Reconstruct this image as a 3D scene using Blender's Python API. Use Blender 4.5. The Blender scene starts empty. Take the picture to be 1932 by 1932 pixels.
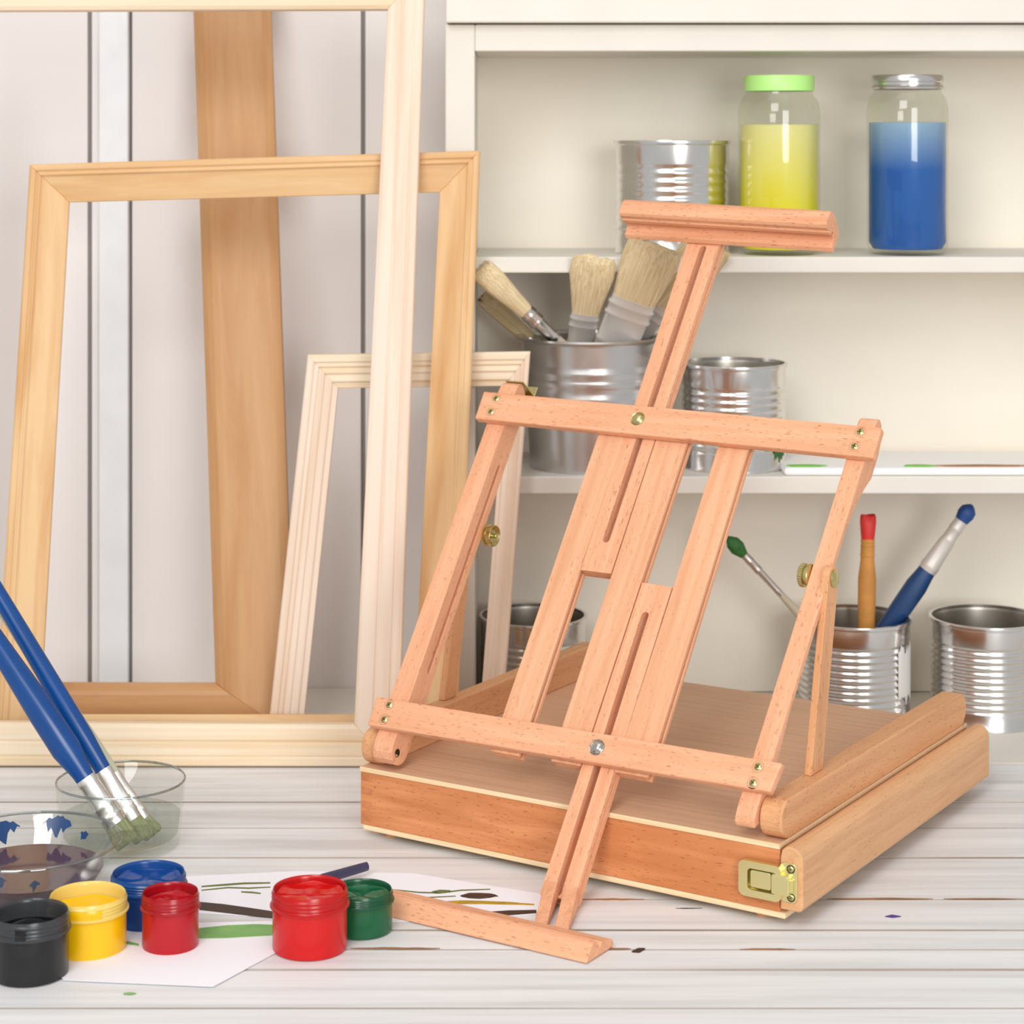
import bpy, bmesh, math, random
from mathutils import Vector as V, Matrix
from mathutils.geometry import tessellate_polygon
random.seed(7)
PI = math.pi
SC = bpy.context.scene
COL = SC.collection

# ------------------------------------------------------------------ camera
FPX, YH, HC, CX = 4053.35, 258.96, 0.60723, 966.0      # focal (px of a 1932 frame), horizon row, camera height
cam = bpy.data.cameras.new('camera')
cam.sensor_width = 36.0
cam.lens = FPX / 1932 * 36
cam.shift_y = -(966 - YH) / 1932
cam.clip_start = 0.05
cam.dof.use_dof = True
cam.dof.focus_distance = 1.80
cam.dof.aperture_fstop = 10
camo = bpy.data.objects.new('camera', cam)
COL.objects.link(camo)
camo.location = (0, 0, HC)
camo.rotation_euler = (PI / 2, 0, 0)
SC.camera = camo
CAM = V((0, 0, HC))


def ray(x, y):
    return V(((x - CX) / FPX, 1.0, -(y - YH) / FPX))


def at(x, y, Y):                       # point seen at photo pixel (x, y) at distance Y
    return CAM + ray(x, y) * Y


def onz(x, y, z=0.0):                  # point seen at pixel on the horizontal plane z
    d = ray(x, y)
    return CAM + d * ((z - HC) / d.z)


def onlean(x, y, y0, k):               # on the leaning plane Y = y0 + k Z
    d = ray(x, y)
    return CAM + d * ((y0 + k * HC) / (1 - k * d.z))


def XatY(x, Y):
    return (x - CX) / FPX * Y


def ZatY(y, Y):
    return HC - (y - YH) / FPX * Y


def YonTable(y):
    return FPX * HC / (y - YH)


# ------------------------------------------------------------------ materials
def C(h, a=1.0):
    h = h.lstrip('#')
    r = []
    for i in (0, 2, 4):
        c = int(h[i:i + 2], 16) / 255
        r.append(c / 12.92 if c <= 0.04045 else ((c + 0.055) / 1.055) ** 2.4)
    return (*r, a)


def newmat(name):
    m = bpy.data.materials.new(name)
    m.use_nodes = True
    nt = m.node_tree
    b = nt.nodes['Principled BSDF']
    return m, nt, b


def N(nt, typ, **kw):
    n = nt.nodes.new(typ)
    for k, v in kw.items():
        setattr(n, k, v)
    return n


def ramp(nt, fac, stops):
    r = N(nt, 'ShaderNodeValToRGB')
    el = r.color_ramp.elements
    while len(el) < len(stops):
        el.new(0.5)
    for e, (p, c) in zip(el, stops):
        e.position = p
        e.color = c if len(c) == 4 else (*c, 1)
    nt.links.new(fac, r.inputs[0])
    return r.outputs[0]


def mix(nt, fac, a, b, blend='MIX'):
    m = N(nt, 'ShaderNodeMix', data_type='RGBA', blend_type=blend)
    for sock, v in ((m.inputs[0], fac), (m.inputs[6], a), (m.inputs[7], b)):
        if hasattr(v, 'is_output') or isinstance(v, bpy.types.NodeSocket):
            nt.links.new(v, sock)
        else:
            sock.default_value = v
    return m.outputs[2]


def coords(nt, scale, rnd=True, rot=(0, 0, 0)):
    tc = N(nt, 'ShaderNodeTexCoord')
    mp = N(nt, 'ShaderNodeMapping')
    mp.inputs['Scale'].default_value = scale
    mp.inputs['Rotation'].default_value = rot
    src = tc.outputs['Object']
    if rnd:
        oi = N(nt, 'ShaderNodeObjectInfo')
        mul = N(nt, 'ShaderNodeMath', operation='MULTIPLY')
        mul.inputs[1].default_value = 3.0
        nt.links.new(oi.outputs['Random'], mul.inputs[0])
        add = N(nt, 'ShaderNodeVectorMath', operation='ADD')
        nt.links.new(src, add.inputs[0])
        nt.links.new(mul.outputs[0], add.inputs[1])
        src = add.outputs[0]
    nt.links.new(src, mp.inputs[0])
    return mp.outputs[0]


def noise(nt, vec, scale=1.0, detail=3.0, rough=0.5, dist=0.0):
    n = N(nt, 'ShaderNodeTexNoise')
    n.inputs['Scale'].default_value = scale
    n.inputs['Detail'].default_value = detail
    n.inputs['Roughness'].default_value = rough
    n.inputs['Distortion'].default_value = dist
    nt.links.new(vec, n.inputs['Vector'])
    return n.outputs['Fac']


def bump(nt, b, h, strength, dist=0.001):
    bp = N(nt, 'ShaderNodeBump')
    bp.inputs['Strength'].default_value = strength
    bp.inputs['Distance'].default_value = dist
    nt.links.new(h, bp.inputs['Height'])
    nt.links.new(bp.outputs[0], b.inputs['Normal'])


def wood(name, light, dark, fleck=None, fleck_amt=0.6, rough=0.5, g=(7, 110, 110), fg=(150, 850, 850), thr=0.66,
         lines=0.5, spec=0.3, blotch=0.0):
    """wood with its grain along local x: soft streaks plus short dark pores"""
    m, nt, b = newmat(name)
    s1 = noise(nt, coords(nt, g), 1.0, 4, 0.55, 0.6)
    col = ramp(nt, s1, [(0.3, C(dark)), (0.3 + 0.45 * lines + 0.1, C(light))])
    if blotch:
        s3 = noise(nt, coords(nt, (14, 30, 30)), 1.0, 2, 0.5)
        f3 = ramp(nt, s3, [(0.4, (blotch,) * 3), (0.62, (0, 0, 0))])
        col = mix(nt, f3, col, C(dark))
    if fleck:
        s2 = noise(nt, coords(nt, fg), 1.0, 1.5, 0.5)
        f = ramp(nt, s2, [(thr, (0, 0, 0)), (thr + 0.05, (fleck_amt,) * 3)])
        col = mix(nt, f, col, C(fleck))
    nt.links.new(col, b.inputs['Base Color'])
    b.inputs['Roughness'].default_value = rough
    b.inputs['Specular IOR Level'].default_value = spec
    bump(nt, b, s1, 0.12, 0.0006)
    return m


def plain(name, col, rough=0.5, metal=0.0, spec=0.5, var=0.0, varscale=60):
    m, nt, b = newmat(name)
    if var:
        s = noise(nt, coords(nt, (varscale,) * 3), 1.0, 3)
        c = C(col)
        lo = tuple(v * (1 - var) for v in c[:3])
        nt.links.new(ramp(nt, s, [(0.35, lo), (0.65, c)]), b.inputs['Base Color'])
    else:
        b.inputs['Base Color'].default_value = C(col)
    b.inputs['Roughness'].default_value = rough
    b.inputs['Metallic'].default_value = metal
    b.inputs['Specular IOR Level'].default_value = spec
    return m


def clear(name, tint, refl=0.08, rough=0.0, alpha=1.0):
    """thin clear sheet: transparent with a fresnel reflection"""
    m = bpy.data.materials.new(name)
    m.use_nodes = True
    nt = m.node_tree
    for n in list(nt.nodes):
        if n.type == 'BSDF_PRINCIPLED':
            nt.nodes.remove(n)
    out = [n for n in nt.nodes if n.type == 'OUTPUT_MATERIAL'][0]
    tr = N(nt, 'ShaderNodeBsdfTransparent')
    tr.inputs[0].default_value = C(tint)
    gl = N(nt, 'ShaderNodeBsdfGlossy')
    gl.inputs['Roughness'].default_value = rough
    lw = N(nt, 'ShaderNodeLayerWeight')
    lw.inputs[0].default_value = 0.25
    f = ramp(nt, lw.outputs['Facing'], [(0.0, (refl,) * 3), (0.7, (refl * 2.2,) * 3), (1.0, (0.65,) * 3)])
    mx = N(nt, 'ShaderNodeMixShader')
    nt.links.new(f, mx.inputs[0])
    nt.links.new(tr.outputs[0], mx.inputs[1])
    nt.links.new(gl.outputs[0], mx.inputs[2])
    nt.links.new(mx.outputs[0], out.inputs[0])
    return m


def murky(name, col, alpha, rough=0.1):
    m, nt, b = newmat(name)
    b.inputs['Base Color'].default_value = C(col)
    b.inputs['Alpha'].default_value = alpha
    b.inputs['Roughness'].default_value = rough
    return m


def settled(name, lo, hi, z0, z1, z2, rough=0.25):
    """jar of settled pigment: clear suspension on top, dense colour below"""
    m, nt, b = newmat(name)
    tc = N(nt, 'ShaderNodeTexCoord')
    sp = N(nt, 'ShaderNodeSeparateXYZ')
    nt.links.new(tc.outputs['Object'], sp.inputs[0])
    mr = N(nt, 'ShaderNodeMapRange')
    mr.inputs[1].default_value = z0
    mr.inputs[2].default_value = z2
    nt.links.new(sp.outputs[2], mr.inputs[0])
    col = ramp(nt, mr.outputs[0], [(0.0, C(lo)), ((z1 - z0) / (z2 - z0), C(lo)), (1.0, C(hi))])
    nt.links.new(col, b.inputs['Base Color'])
    b.inputs['Roughness'].default_value = rough
    return m


M = {}
M['beech'] = wood('beech', '#ebb08a', '#df9d76', '#b56d48', 0.7, 0.45, thr=0.645)
M['beech_plain'] = wood('beech plain', '#e8b08a', '#da9c74', '#bd7a52', 0.6, 0.5, thr=0.66)
M['beech_box'] = wood('beech rail', '#dfa778', '#d1976a', '#a3653c', 0.75, 0.45, thr=0.645)
M['beech_drawer'] = wood('beech drawer front', '#ddab7e', '#cf9a6d', '#a8744a', 0.55, 0.42, thr=0.66, g=(9, 140, 140))
M['stained'] = wood('stained beech front', '#df9664', '#c27848', '#8a4a28', 0.6, 0.4, thr=0.645, g=(8, 90, 90), blotch=0.55)
M['stained_end'] = wood('stained end grain', '#cf8658', '#b06b42', None, rough=0.5, g=(60, 60, 60))
M['veneer'] = wood('beech veneer lid', '#d9af8e', '#cb9f7e', '#b98b69', 0.4, 0.5, thr=0.68, g=(6, 260, 260), fg=(60, 1100, 1100))
M['ply'] = wood('pale plywood edge', '#f6dfb8', '#e3bd8c', None, rough=0.6, g=(5, 600, 600))
M['pine_pale'] = wood('pale pine', '#ecd9c7', '#dfc3a8', None, rough=0.55, g=(2.2, 75, 75), lines=0.45)
M['pine_cream'] = wood('cream pine', '#ecdac0', '#e1c7a2', None, rough=0.55, g=(2.2, 90, 90), lines=0.45)
M['pine_tan'] = wood('honey pine', '#e3bf90', '#cf9d68', None, rough=0.5, g=(4, 48, 48), lines=0.5)
M['brown_frame'] = wood('brown varnished wood', '#c99d70', '#b88657', None, rough=0.42, g=(4, 40, 40), lines=0.7)
M['joint'] = wood('worn joints', '#c6bcb4', '#8e7d70', None, rough=0.9, g=(3, 20, 20))
M['dark_wood'] = plain('worn bare wood', '#8a5a38', 0.8, var=0.3)
M['cabinet'] = plain('cream painted wood', '#e2ddd3', 0.5, var=0.035, varscale=14)
M['cabinet_back'] = plain('cream painted board', '#f6efe1', 0.6, var=0.04, varscale=8)
M['wall'] = plain('matt wall paint', '#ece7e5', 0.8, var=0.03, varscale=5)
M['batten'] = plain('cold white paint', '#eef1f5', 0.5, var=0.05, varscale=25)
M['gap'] = plain('shadow gap', '#8f8886', 0.9)
M['floor'] = wood('oak floor', '#b89a78', '#9b7c5a', None, rough=0.5, g=(3, 30, 30))
M['brass'] = plain('brass', '#ece2a6', 0.36, 1.0)
M['brass_old'] = plain('dull brass', '#cdc188', 0.3, 1.0)
M['recess_shade'] = plain('recess shade colour', '#3b351c', 0.6, 0.6)  # dark colour standing in for the shade inside recesses and holes
M['nickel'] = plain('polished nickel', '#c9c4bb', 0.16, 1.0)
M['tin'] = plain('tinplate', '#e2e0de', 0.2, 1.0, var=0.06, varscale=30)
M['tin_inside'] = plain('tin inside', '#b4aea4', 0.35, 1.0)
M['zinc'] = plain('galvanised zinc', '#d8d6d5', 0.3, 1.0, var=0.08, varscale=35)
M['ferrule'] = plain('ferrule metal', '#e2dfda', 0.28, 1.0)
M['ferrule_flat'] = plain('painted ferrule', '#d8d2cb', 0.45, 0.35)
M['glass'] = clear('clear glass', '#fbfcfb', 0.04)
M['glass_jar'] = clear('jar glass', '#f8f9f4', 0.05)
M['glass_rim'] = clear('glass rim', '#cdd4d3', 0.22)
M['water'] = clear('water', '#eff1ee', 0.04)
M['murky'] = murky('murky paint water', '#5a4149', 0.965, 0.08)
M['lid_green'] = plain('lime green lid', '#b9f08a', 0.4)
M['yellow_liquid'] = settled('yellow paint water', '#ece212', '#e8e29a', 0.0, 0.045, 0.135)
M['blue_liquid'] = settled('blue paint water', '#065cb4', '#8fb0d2', 0.0, 0.088, 0.136)
M['bristle'] = wood('hog bristle', '#e6d3ad', '#c4ab7c', None, rough=0.8, g=(14, 700, 700), lines=0.5)
M['bristle_green'] = plain('green loaded bristle', '#2f6d2c', 0.6, var=0.3, varscale=300)
M['bristle_olive'] = wood('wet greenish bristle', '#a3a578', '#71774f', None, rough=0.6, g=(14, 700, 700))
M['bristle_red'] = plain('red loaded bristle', '#e0322c', 0.5, var=0.1, varscale=200)
M['bristle_blue'] = plain('blue loaded bristle', '#17478c', 0.5, var=0.1, varscale=200)
M['blue_handle'] = plain('blue lacquer', '#07468a', 0.25, var=0.12, varscale=30)
M['navy_handle'] = plain('navy lacquer', '#1f4576', 0.35, var=0.1, varscale=30)
M['orange_handle'] = plain('paint smeared orange wood', '#dd9a4c', 0.6, var=0.25, varscale=40)
M['pale_handle'] = plain('pale wood handle', '#cdbfa8', 0.6, var=0.15, varscale=40)
M['dark_handle'] = plain('dark violet lacquer', '#3a3752', 0.35)
M['grey_handle'] = plain('grey painted handle', '#b9bba5', 0.5)
M['paper'] = plain('white paper', '#f3f1f6', 0.8)
M['p_green'] = plain('green watercolour', '#84b56a', 0.8, var=0.15, varscale=60)
M['p_dark'] = plain('brown black paint', '#3a2a24', 0.5, var=0.3, varscale=80)
M['p_yellow'] = plain('ochre paint', '#c8a022', 0.5, var=0.35, varscale=90)
M['p_teal'] = plain('blue green paint', '#2c5560', 0.5, var=0.35, varscale=90)
M['p_olive'] = plain('olive paint line', '#6a7440', 0.7)
M['p_brown'] = plain('brown stain', '#a67a55', 0.8, var=0.3, varscale=60)
M['p_purple'] = plain('purple paint', '#4a3a8c', 0.5)
M['p_blue'] = plain('blue paint smear', '#0d3f74', 0.35, var=0.2, varscale=80)
M['p_orange'] = plain('orange paint', '#d0683a', 0.6)
M['p_lime'] = plain('green paint dab', '#76b84c', 0.6)
M['white_plastic'] = plain('white plastic', '#f5f5f6', 0.35)
M['white_paint'] = plain('white paint smear', '#e9e6e2', 0.6)

# table planks: white wash with grey grain, each plank its own streaks
m, nt, b = newmat('white washed planks')
v1 = coords(nt, (1.6, 38, 38), rnd=False)
s1 = noise(nt, v1, 1.0, 6, 0.6, 0.4)
c1 = ramp(nt, s1, [(0.33, C('#cdcbca')), (0.5, C('#dfdede')), (0.62, C('#e7e6e6'))])
v2 = coords(nt, (6, 260, 260), rnd=False)
s2 = noise(nt, v2, 1.0, 2, 0.5)
f2 = ramp(nt, s2, [(0.66, (0, 0, 0)), (0.73, (0.35,) * 3)])
c2 = mix(nt, f2, c1, C('#b3a79e'))
nt.links.new(c2, b.inputs['Base Color'])
b.inputs['Roughness'].default_value = 0.55
bump(nt, b, s1, 0.1, 0.001)
M['planks'] = m


# ------------------------------------------------------------------ mesh helpers
def obj(name, verts, faces, mat, parent=None, M4=None, smooth=None, bevel=0.0, seg=2, mats=None, fmat=None):
    """one mesh object; verts are in the parent's space; M4 = local frame (x along the grain)"""
    me = bpy.data.meshes.new(name)
    if M4 is None:
        M4 = Matrix.Identity(4)
        c = sum((V(v) for v in verts), V()) / len(verts)
        M4.translation = c
    inv = M4.inverted()
    me.from_pydata([tuple(inv @ V(v)) for v in verts], [], faces)
    bm = bmesh.new()
    bm.from_mesh(me)
    bmesh.ops.recalc_face_normals(bm, faces=bm.faces)
    bm.to_mesh(me)
    bm.free()
    for mm in (mats or [mat]):
        me.materials.append(mm)
    if fmat:
        for p, i in zip(me.polygons, fmat):
            p.material_index = i
    if smooth is not None:
        me.shade_smooth()
        me.set_sharp_from_angle(angle=math.radians(smooth))
    o = bpy.data.objects.new(name, me)
    COL.objects.link(o)
    if parent:
        o.parent = parent
    o.matrix_basis = M4
    if bevel:
        bv = o.modifiers.new('bevel', 'BEVEL')
        bv.width = bevel
        bv.segments = seg
        bv.limit_method = 'ANGLE'
        bv.angle_limit = math.radians(35)
        bv.harden_normals = False
    return o


def tag(o, label=None, cat=None, group=None, kind=None):
    if label:
        o['label'] = label
    if cat:
        o['category'] = cat
    if group:
        o['group'] = group
    if kind:
        o['kind'] = kind
    return o


def thing(name, label, cat, loc=(0, 0, 0), rotz=0.0, group=None):
    o = bpy.data.objects.new(name, None)
    o.empty_display_size = 0.02
    COL.objects.link(o)
    o.location = loc
    o.rotation_euler = (0, 0, rotz)
    return tag(o, label, cat, group)


def frameM(org, x, y):
    x = V(x).normalized()
    z = x.cross(V(y)).normalized()
    y = z.cross(x)
    m4 = Matrix((x, y, z)).transposed().to_4x4()
    m4.translation = V(org)
    return m4


def boxv(lo, hi):
    x0, y0, z0 = lo
    x1, y1, z1 = hi
    v = [(x0, y0, z0), (x1, y0, z0), (x1, y1, z0), (x0, y1, z0), (x0, y0, z1), (x1, y0, z1), (x1, y1, z1), (x0, y1, z1)]
    f = [(3, 2, 1, 0), (4, 5, 6, 7), (0, 1, 5, 4), (1, 2, 6, 5), (2, 3, 7, 6), (3, 0, 4, 7)]
    return v, f


def box(name, lo, hi, mat, parent=None, bevel=0.0, grain=0, **kw):
    v, f = boxv(lo, hi)
    c = (V(lo) + V(hi)) / 2
    m4 = [frameM(c, (1, 0, 0), (0, 1, 0)), frameM(c, (0, 1, 0), (0, 0, 1)), frameM(c, (0, 0, 1), (1, 0, 0))][grain]
    return obj(name, v, f, mat, parent, m4, bevel=bevel, **kw)


def join(*parts):
    vs, fs = [], []
    for v, f in parts:
        n = len(vs)
        vs += list(v)
        fs += [tuple(i + n for i in q) for q in f]
    return vs, fs


def prism(loops, fn):
    """closed prism of 2-D loops (outer first, then holes); fn(p, side) -> 3-D point for side 0/1"""
    pts = [p for l in loops for p in l]
    tris = tessellate_polygon([[V((p[0], p[1], 0)) for p in l] for l in loops])
    n = len(pts)
    verts = [fn(p, 0) for p in pts] + [fn(p, 1) for p in pts]
    faces = []
    if len(loops) == 1:
        faces += [tuple(range(n)), tuple(range(2 * n - 1, n - 1, -1))]
    else:
        faces += [tuple(t) for t in tris] + [tuple(i + n for i in reversed(t)) for t in tris]
    k = 0
    for l in loops:
        L = len(l)
        for i in range(L):
            a, c = k + i, k + (i + 1) % L
            faces.append((a, c, c + n, a + n))
        k += L
    return verts, faces


def lathe(profile, seg=48, close=False):
    """profile [(r, z)...] about +z; r = 0 ends become poles"""
    verts, faces, rings = [], [], []
    for r, z in profile:
        if r < 1e-7:
            rings.append([len(verts)])
            verts.append((0, 0, z))
        else:
            rings.append(list(range(len(verts), len(verts) + seg)))
            verts += [(r * math.cos(2 * PI * i / seg), r * math.sin(2 * PI * i / seg), z) for i in range(seg)]
    for a, c in zip(rings, rings[1:]):
        for i in range(seg):
            j = (i + 1) % seg
            if len(a) == 1 and len(c) == 1:
                continue
            if len(a) == 1:
                faces.append((a[0], c[i], c[j]))
            elif len(c) == 1:
                faces.append((a[i], c[0], a[j]))
            else:
                faces.append((a[i], c[i], c[j], a[j]))
    return verts, faces


def place(vf, m4):
    return [tuple(m4 @ V(v)) for v in vf[0]], vf[1]


def lobj(name, profile, mat, parent, org=(0, 0, 0), axis=(0, 0, 1), seg=48, smooth=40):
    """lathed part: own local frame with z along axis"""
    a = V(axis).normalized()
    q = V((0, 0, 1)).rotation_difference(a).to_matrix().to_4x4()
    q.translation = V(org)
    vf = place(lathe(profile, seg), q)
    return obj(name, vf[0], vf[1], mat, parent, q, smooth=smooth)


def loft(name, org, axis, side, secs, mat, parent, n=20, power=2.0, smooth=50, caps=True):
    """sections [(d, a, b)] along axis; half widths a (along side) and b; superellipse of the given power"""
    m4 = frameM(org, axis, side)
    verts, faces = [], []
    rag = 'bristle' in name
    span = secs[-1][0] - secs[0][0]
    for q, (d, a, bb) in enumerate(secs):
        for i in range(n):
            t = 2 * PI * i / n
            if rag and q == 0:
                d = secs[0][0] + span * 0.07 * random.uniform(-0.6, 0.7)
            c, s = math.cos(t), math.sin(t)
            e = 2.0 / power
            verts.append(m4 @ V((d, a * math.copysign(abs(c) ** e, c), bb * math.copysign(abs(s) ** e, s))))
    for k in range(len(secs) - 1):
        for i in range(n):
            j = (i + 1) % n
            faces.append((k * n + i, k * n + j, (k + 1) * n + j, (k + 1) * n + i))
    if caps:
        faces.append(tuple(range(n - 1, -1, -1)))
        faces.append(tuple(range((len(secs) - 1) * n, len(secs) * n)))
    return obj(name, verts, faces, mat, parent, m4, smooth=smooth)


# ------------------------------------------------------------------ the setting
YW = 2.37                                              # wall plane
wall_cuts = [(165, 173), (243, 249), (681, 689)]       # dark board joints
wv, wf = [], []
xs = [-1.6]
for a, c in wall_cuts:
    xs += [XatY(a, YW), XatY(c, YW)]
xs.append(1.9)
parts = []
for i in range(0, len(xs), 2):
    parts.append(boxv((xs[i], YW, -0.75), (xs[i + 1], YW + 0.03, 1.5)))
v, f = join(*parts)
tag(obj('wall_back', v, f, M['wall'], bevel=0.0012), 'pale grey board wall behind the frames', 'wall', kind='structure')
v, f = boxv((-1.6, YW + 0.006, -0.75), (1.9, YW + 0.02, 1.5))
tag(obj('trim_2', v, f, M['gap']), 'dark backing seen in the wall joints', 'trim', kind='structure')
v, f = boxv((XatY(190, YW), YW - 0.010, 0.0), (XatY(244, YW), YW - 0.0002, 1.5))
tag(obj('trim_1', v, f, M['batten'], bevel=0.001), 'cold white upright batten on the wall', 'trim', kind='structure')
v, f = boxv((-1.9, -1.6, -0.77), (2.1, YW + 0.03, -0.75))
tag(obj('floor', v, f, M['floor']), 'wooden floor under the table', 'floor', kind='structure')

# base ledge behind the table: carries the frames and the cabinet
YL = 2.0845
t = thing('base_cupboard', 'low white base cupboard behind the plank table carrying frames and shelves', 'cupboard', (0.1, 2.2, -0.75))
ox, oy, oz = t.location


def rel(lo, hi, t):
    l = t.location
    return tuple(a - c for a, c in zip(lo, l)), tuple(a - c for a, c in zip(hi, l))


lo, hi = rel((-1.4, YL, -0.022), (1.6, YW - 0.001, 0.0), t)
box('top_board', lo, hi, M['cabinet'], t, 0.002)
lo, hi = rel((-1.38, YL + 0.02, -0.75), (1.58, YW - 0.01, -0.022), t)
box('carcass', lo, hi, M['cabinet'], t, 0.002)

# plank table
seams = [1440, 1513, 1562, 1618, 1697, 1754.5, 1791.5, 1829, 1902, 1995]
ys = [YonTable(s) for s in seams]
ys[0] = YL - 0.0015
tab = thing('plank_table', 'white washed plank table carrying the easel and the paint pots', 'table', (0, 1.7, -0.75))
parts = []
for i in range(len(ys) - 1):
    parts.append(boxv((-1.1, ys[i + 1] - 1.7 + 0.0015, 0.75 - 0.028 ), (1.15, ys[i] - 1.7 - 0.0015, 0.75 - (0.0004 if i % 2 else 0.0))))
v, f = join(*parts)
obj('table_top', v, f, None, tab, frameM((0, 0, 0.75), (1, 0, 0), (0, 1, 0)), mats=[M['planks'], M['joint']], fmat=[1, 0, 1, 1, 1, 1] * len(parts))
y1 = ys[-1] - 1.7
y0 = ys[0] - 1.7
gaps = [boxv((-1.095, y - 1.7 - 0.0014, 0.75 - 0.027), (1.145, y - 1.7 + 0.0014, 0.75 - 0.0020)) for y in ys[1:-1]]
v, f = join(*gaps)
obj('joint_filler', v, f, M['joint'], tab, frameM((0, 0, 0.75), (1, 0, 0), (0, 1, 0)))
box('apron', (-1.0, y1 + 0.03, 0.62), (1.05, y1 + 0.05, 0.715), M['cabinet'], tab, 0.002)
for sx in (-1.02, 1.0):
    for yy in (y1 + 0.03, y0 - 0.1):
        box('leg', (sx, yy, 0.0), (sx + 0.07, yy + 0.07, 0.715), M['cabinet'], tab, 0.003, grain=2)


# ------------------------------------------------------------------ picture frames
def wframe(name, label, outer, inner, y0, k, profile, mats, group=None):
    """mitred frame: outer/inner pixel quads (TL, TR, BR, BL) on the plane Y = y0 + kZ; profile [(across, depth)]"""
    nrm = V((0, -1, k)).normalized()
    O = [onlean(x, y, y0, k) for x, y in outer]
    I = [onlean(x, y, y0, k) for x, y in inner]
    base = (O[2] + O[3]) / 2
    t = thing(name, label, 'picture frame', base, 0, group)
    names = ['top_rail', 'stile', 'bottom_rail', 'stile']
    for e in range(4):
        a, c = e, (e + 1) % 4
        v1 = [O[a].lerp(I[a], p) + nrm * d - base for p, d in profile]
        v2 = [O[c].lerp(I[c], p) + nrm * d - base for p, d in profile]
        n = len(profile)
        faces = [(i, (i + 1) % n, n + (i + 1) % n, n + i) for i in range(n)]
        faces += [tuple(range(n)), tuple(range(2 * n - 1, n - 1, -1))]
        ctr = sum(v1 + v2, V()) / (2 * n)
        m4 = frameM(ctr, O[c] - O[a], nrm)
        obj(names[e], v1 + v2, faces, mats[e % len(mats)], t, m4, bevel=0.0006, seg=1)
    return t


th = 0.013
pale = [(0.0, -th), (0.0, -0.003), (0.03, -0.0008), (0.20, 0.0), (0.23, -0.0012), (0.27, 0.0), (0.55, 0.0006), (0.58, -0.001),
        (0.62, 0.0006), (0.90, 0.0), (1.0, -0.002), (1.0, -th)]
honey = [(0.0, -th), (0.0, -0.002), (0.06, 0.0), (0.16, 0.0), (0.20, -0.002), (0.28, -0.0005), (0.33, -0.003), (0.9, -0.0085),
         (1.0, -0.0095), (1.0, -th)]
brown = [(0.0, -0.016), (0.0, -0.006), (0.12, -0.003), (0.2, -0.0035), (0.55, -0.001), (0.78, 0.0), (0.86, -0.001), (0.93, -0.004),
         (1.0, -0.009), (1.0, -0.016)]
small = [(0.0, -th), (0.0, -0.002), (0.05, 0.0), (0.22, 0.0), (0.26, -0.002), (0.36, -0.001), (0.40, -0.003), (0.55, -0.0015),
         (0.60, -0.0035), (0.80, -0.003), (0.84, -0.005), (1.0, -0.0055), (1.0, -th)]
wframe('picture_frame', 'large pale pine frame standing on the table back edge, nearest of the frames',
       [(-190, -58), (803, -60), (751, 1447.5), (-262, 1446)], [(-120, 20), (731, 17), (668, 1367), (-186, 1362)], 2.066, 0.10, pale,
       [M['pine_cream'], M['pine_pale'], M['pine_cream'], M['pine_pale']], 'wooden frames leaning by the wall')
wframe('picture_frame', 'honey coloured moulded frame leaning behind the large pale frame',
       [(55, 310), (906, 284), (861, 1428), (-15, 1428)], [(127, 381), (829, 362), (779, 1352), (72, 1352)], 2.099, 0.072, honey,
       [M['pine_tan']], 'wooden frames leaning by the wall')
wframe('picture_frame', 'small cream grooved frame beside the metal pail',
       [(580, 669), (1001, 663), (945, 1411), (502, 1411)], [(637, 733), (952, 729), (905, 1350), (573, 1352)], 2.129, 0.066, small,
       [M['pine_cream'], M['pine_pale'], M['pine_cream'], M['pine_pale']], 'wooden frames leaning by the wall')
wframe('picture_frame', 'wide brown varnished frame at the back, closest to the wall',
       [(-420, -300), (499, -300), (557, 1393), (-400, 1393)], [(-280, -150), (357, -150), (404, 1289), (-260, 1287)], 2.156, 0.2, brown,
       [M['brown_frame']], 'wooden frames leaning by the wall')

# ------------------------------------------------------------------ shelf cabinet
YC = 2.178
YB = 2.350
XL0, XL1 = XatY(840, YC), XatY(896, YC)
XR = 0.72
zs1 = (ZatY(515, YC), ZatY(484.5, YC))
zs2 = (ZatY(932, YC), ZatY(899, YC))
zt = (ZatY(97, YC), ZatY(46, YC))
cab = thing('shelf_cabinet', 'cream open shelf cabinet holding the cans and jars', 'shelf', (0.3, 2.26, 0.0))


def cbox(name, lo, hi, mat, grain=0, bevel=0.0015, t=None):
    t = t or cab
    lo, hi = rel(lo, hi, t)
    return box(name, lo, hi, mat, t, bevel, grain)


cbox('side_panel', (XL0, YC, 0.0005), (XL1, YB, zt[1]), M['cabinet'], 2)
cbox('side_panel', (XR, YC, 0.0005), (XR + 0.03, YB, zt[1]), M['cabinet'], 2)
cbox('top_board', (XL1, YC, zt[0]), (XR, YB, zt[1]), M['cabinet'])
cbox('shelf', (XL1, YC, zs1[0]), (XR, YB, zs1[1]), M['cabinet'])
cbox('shelf', (XL1, YC, zs2[0]), (XR, YB, zs2[1]), M['cabinet'])
cbox('back_panel', (XL0, YB, 0.0005), (XR + 0.03, YB + 0.008, zt[1]), M['cabinet_back'])
up = thing('upper_cupboard', 'cream upper unit resting on top of the shelf cabinet', 'cupboard', (0.3, 2.26, zt[1] + 0.0012))
YU = 2.165
zu0 = zt[1] + 0.0012
cbox('bottom_board', (XatY(841, YU), YU, zu0), (XR + 0.035, YB + 0.008, ZatY(-3, YU)), M['cabinet'], t=up)
zu1 = ZatY(-3, YU)
cbox('back_panel', (XatY(841, YU), YB, zu1), (XR + 0.035, YB + 0.008, zu1 + 0.3), M['cabinet_back'], t=up)
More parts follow.
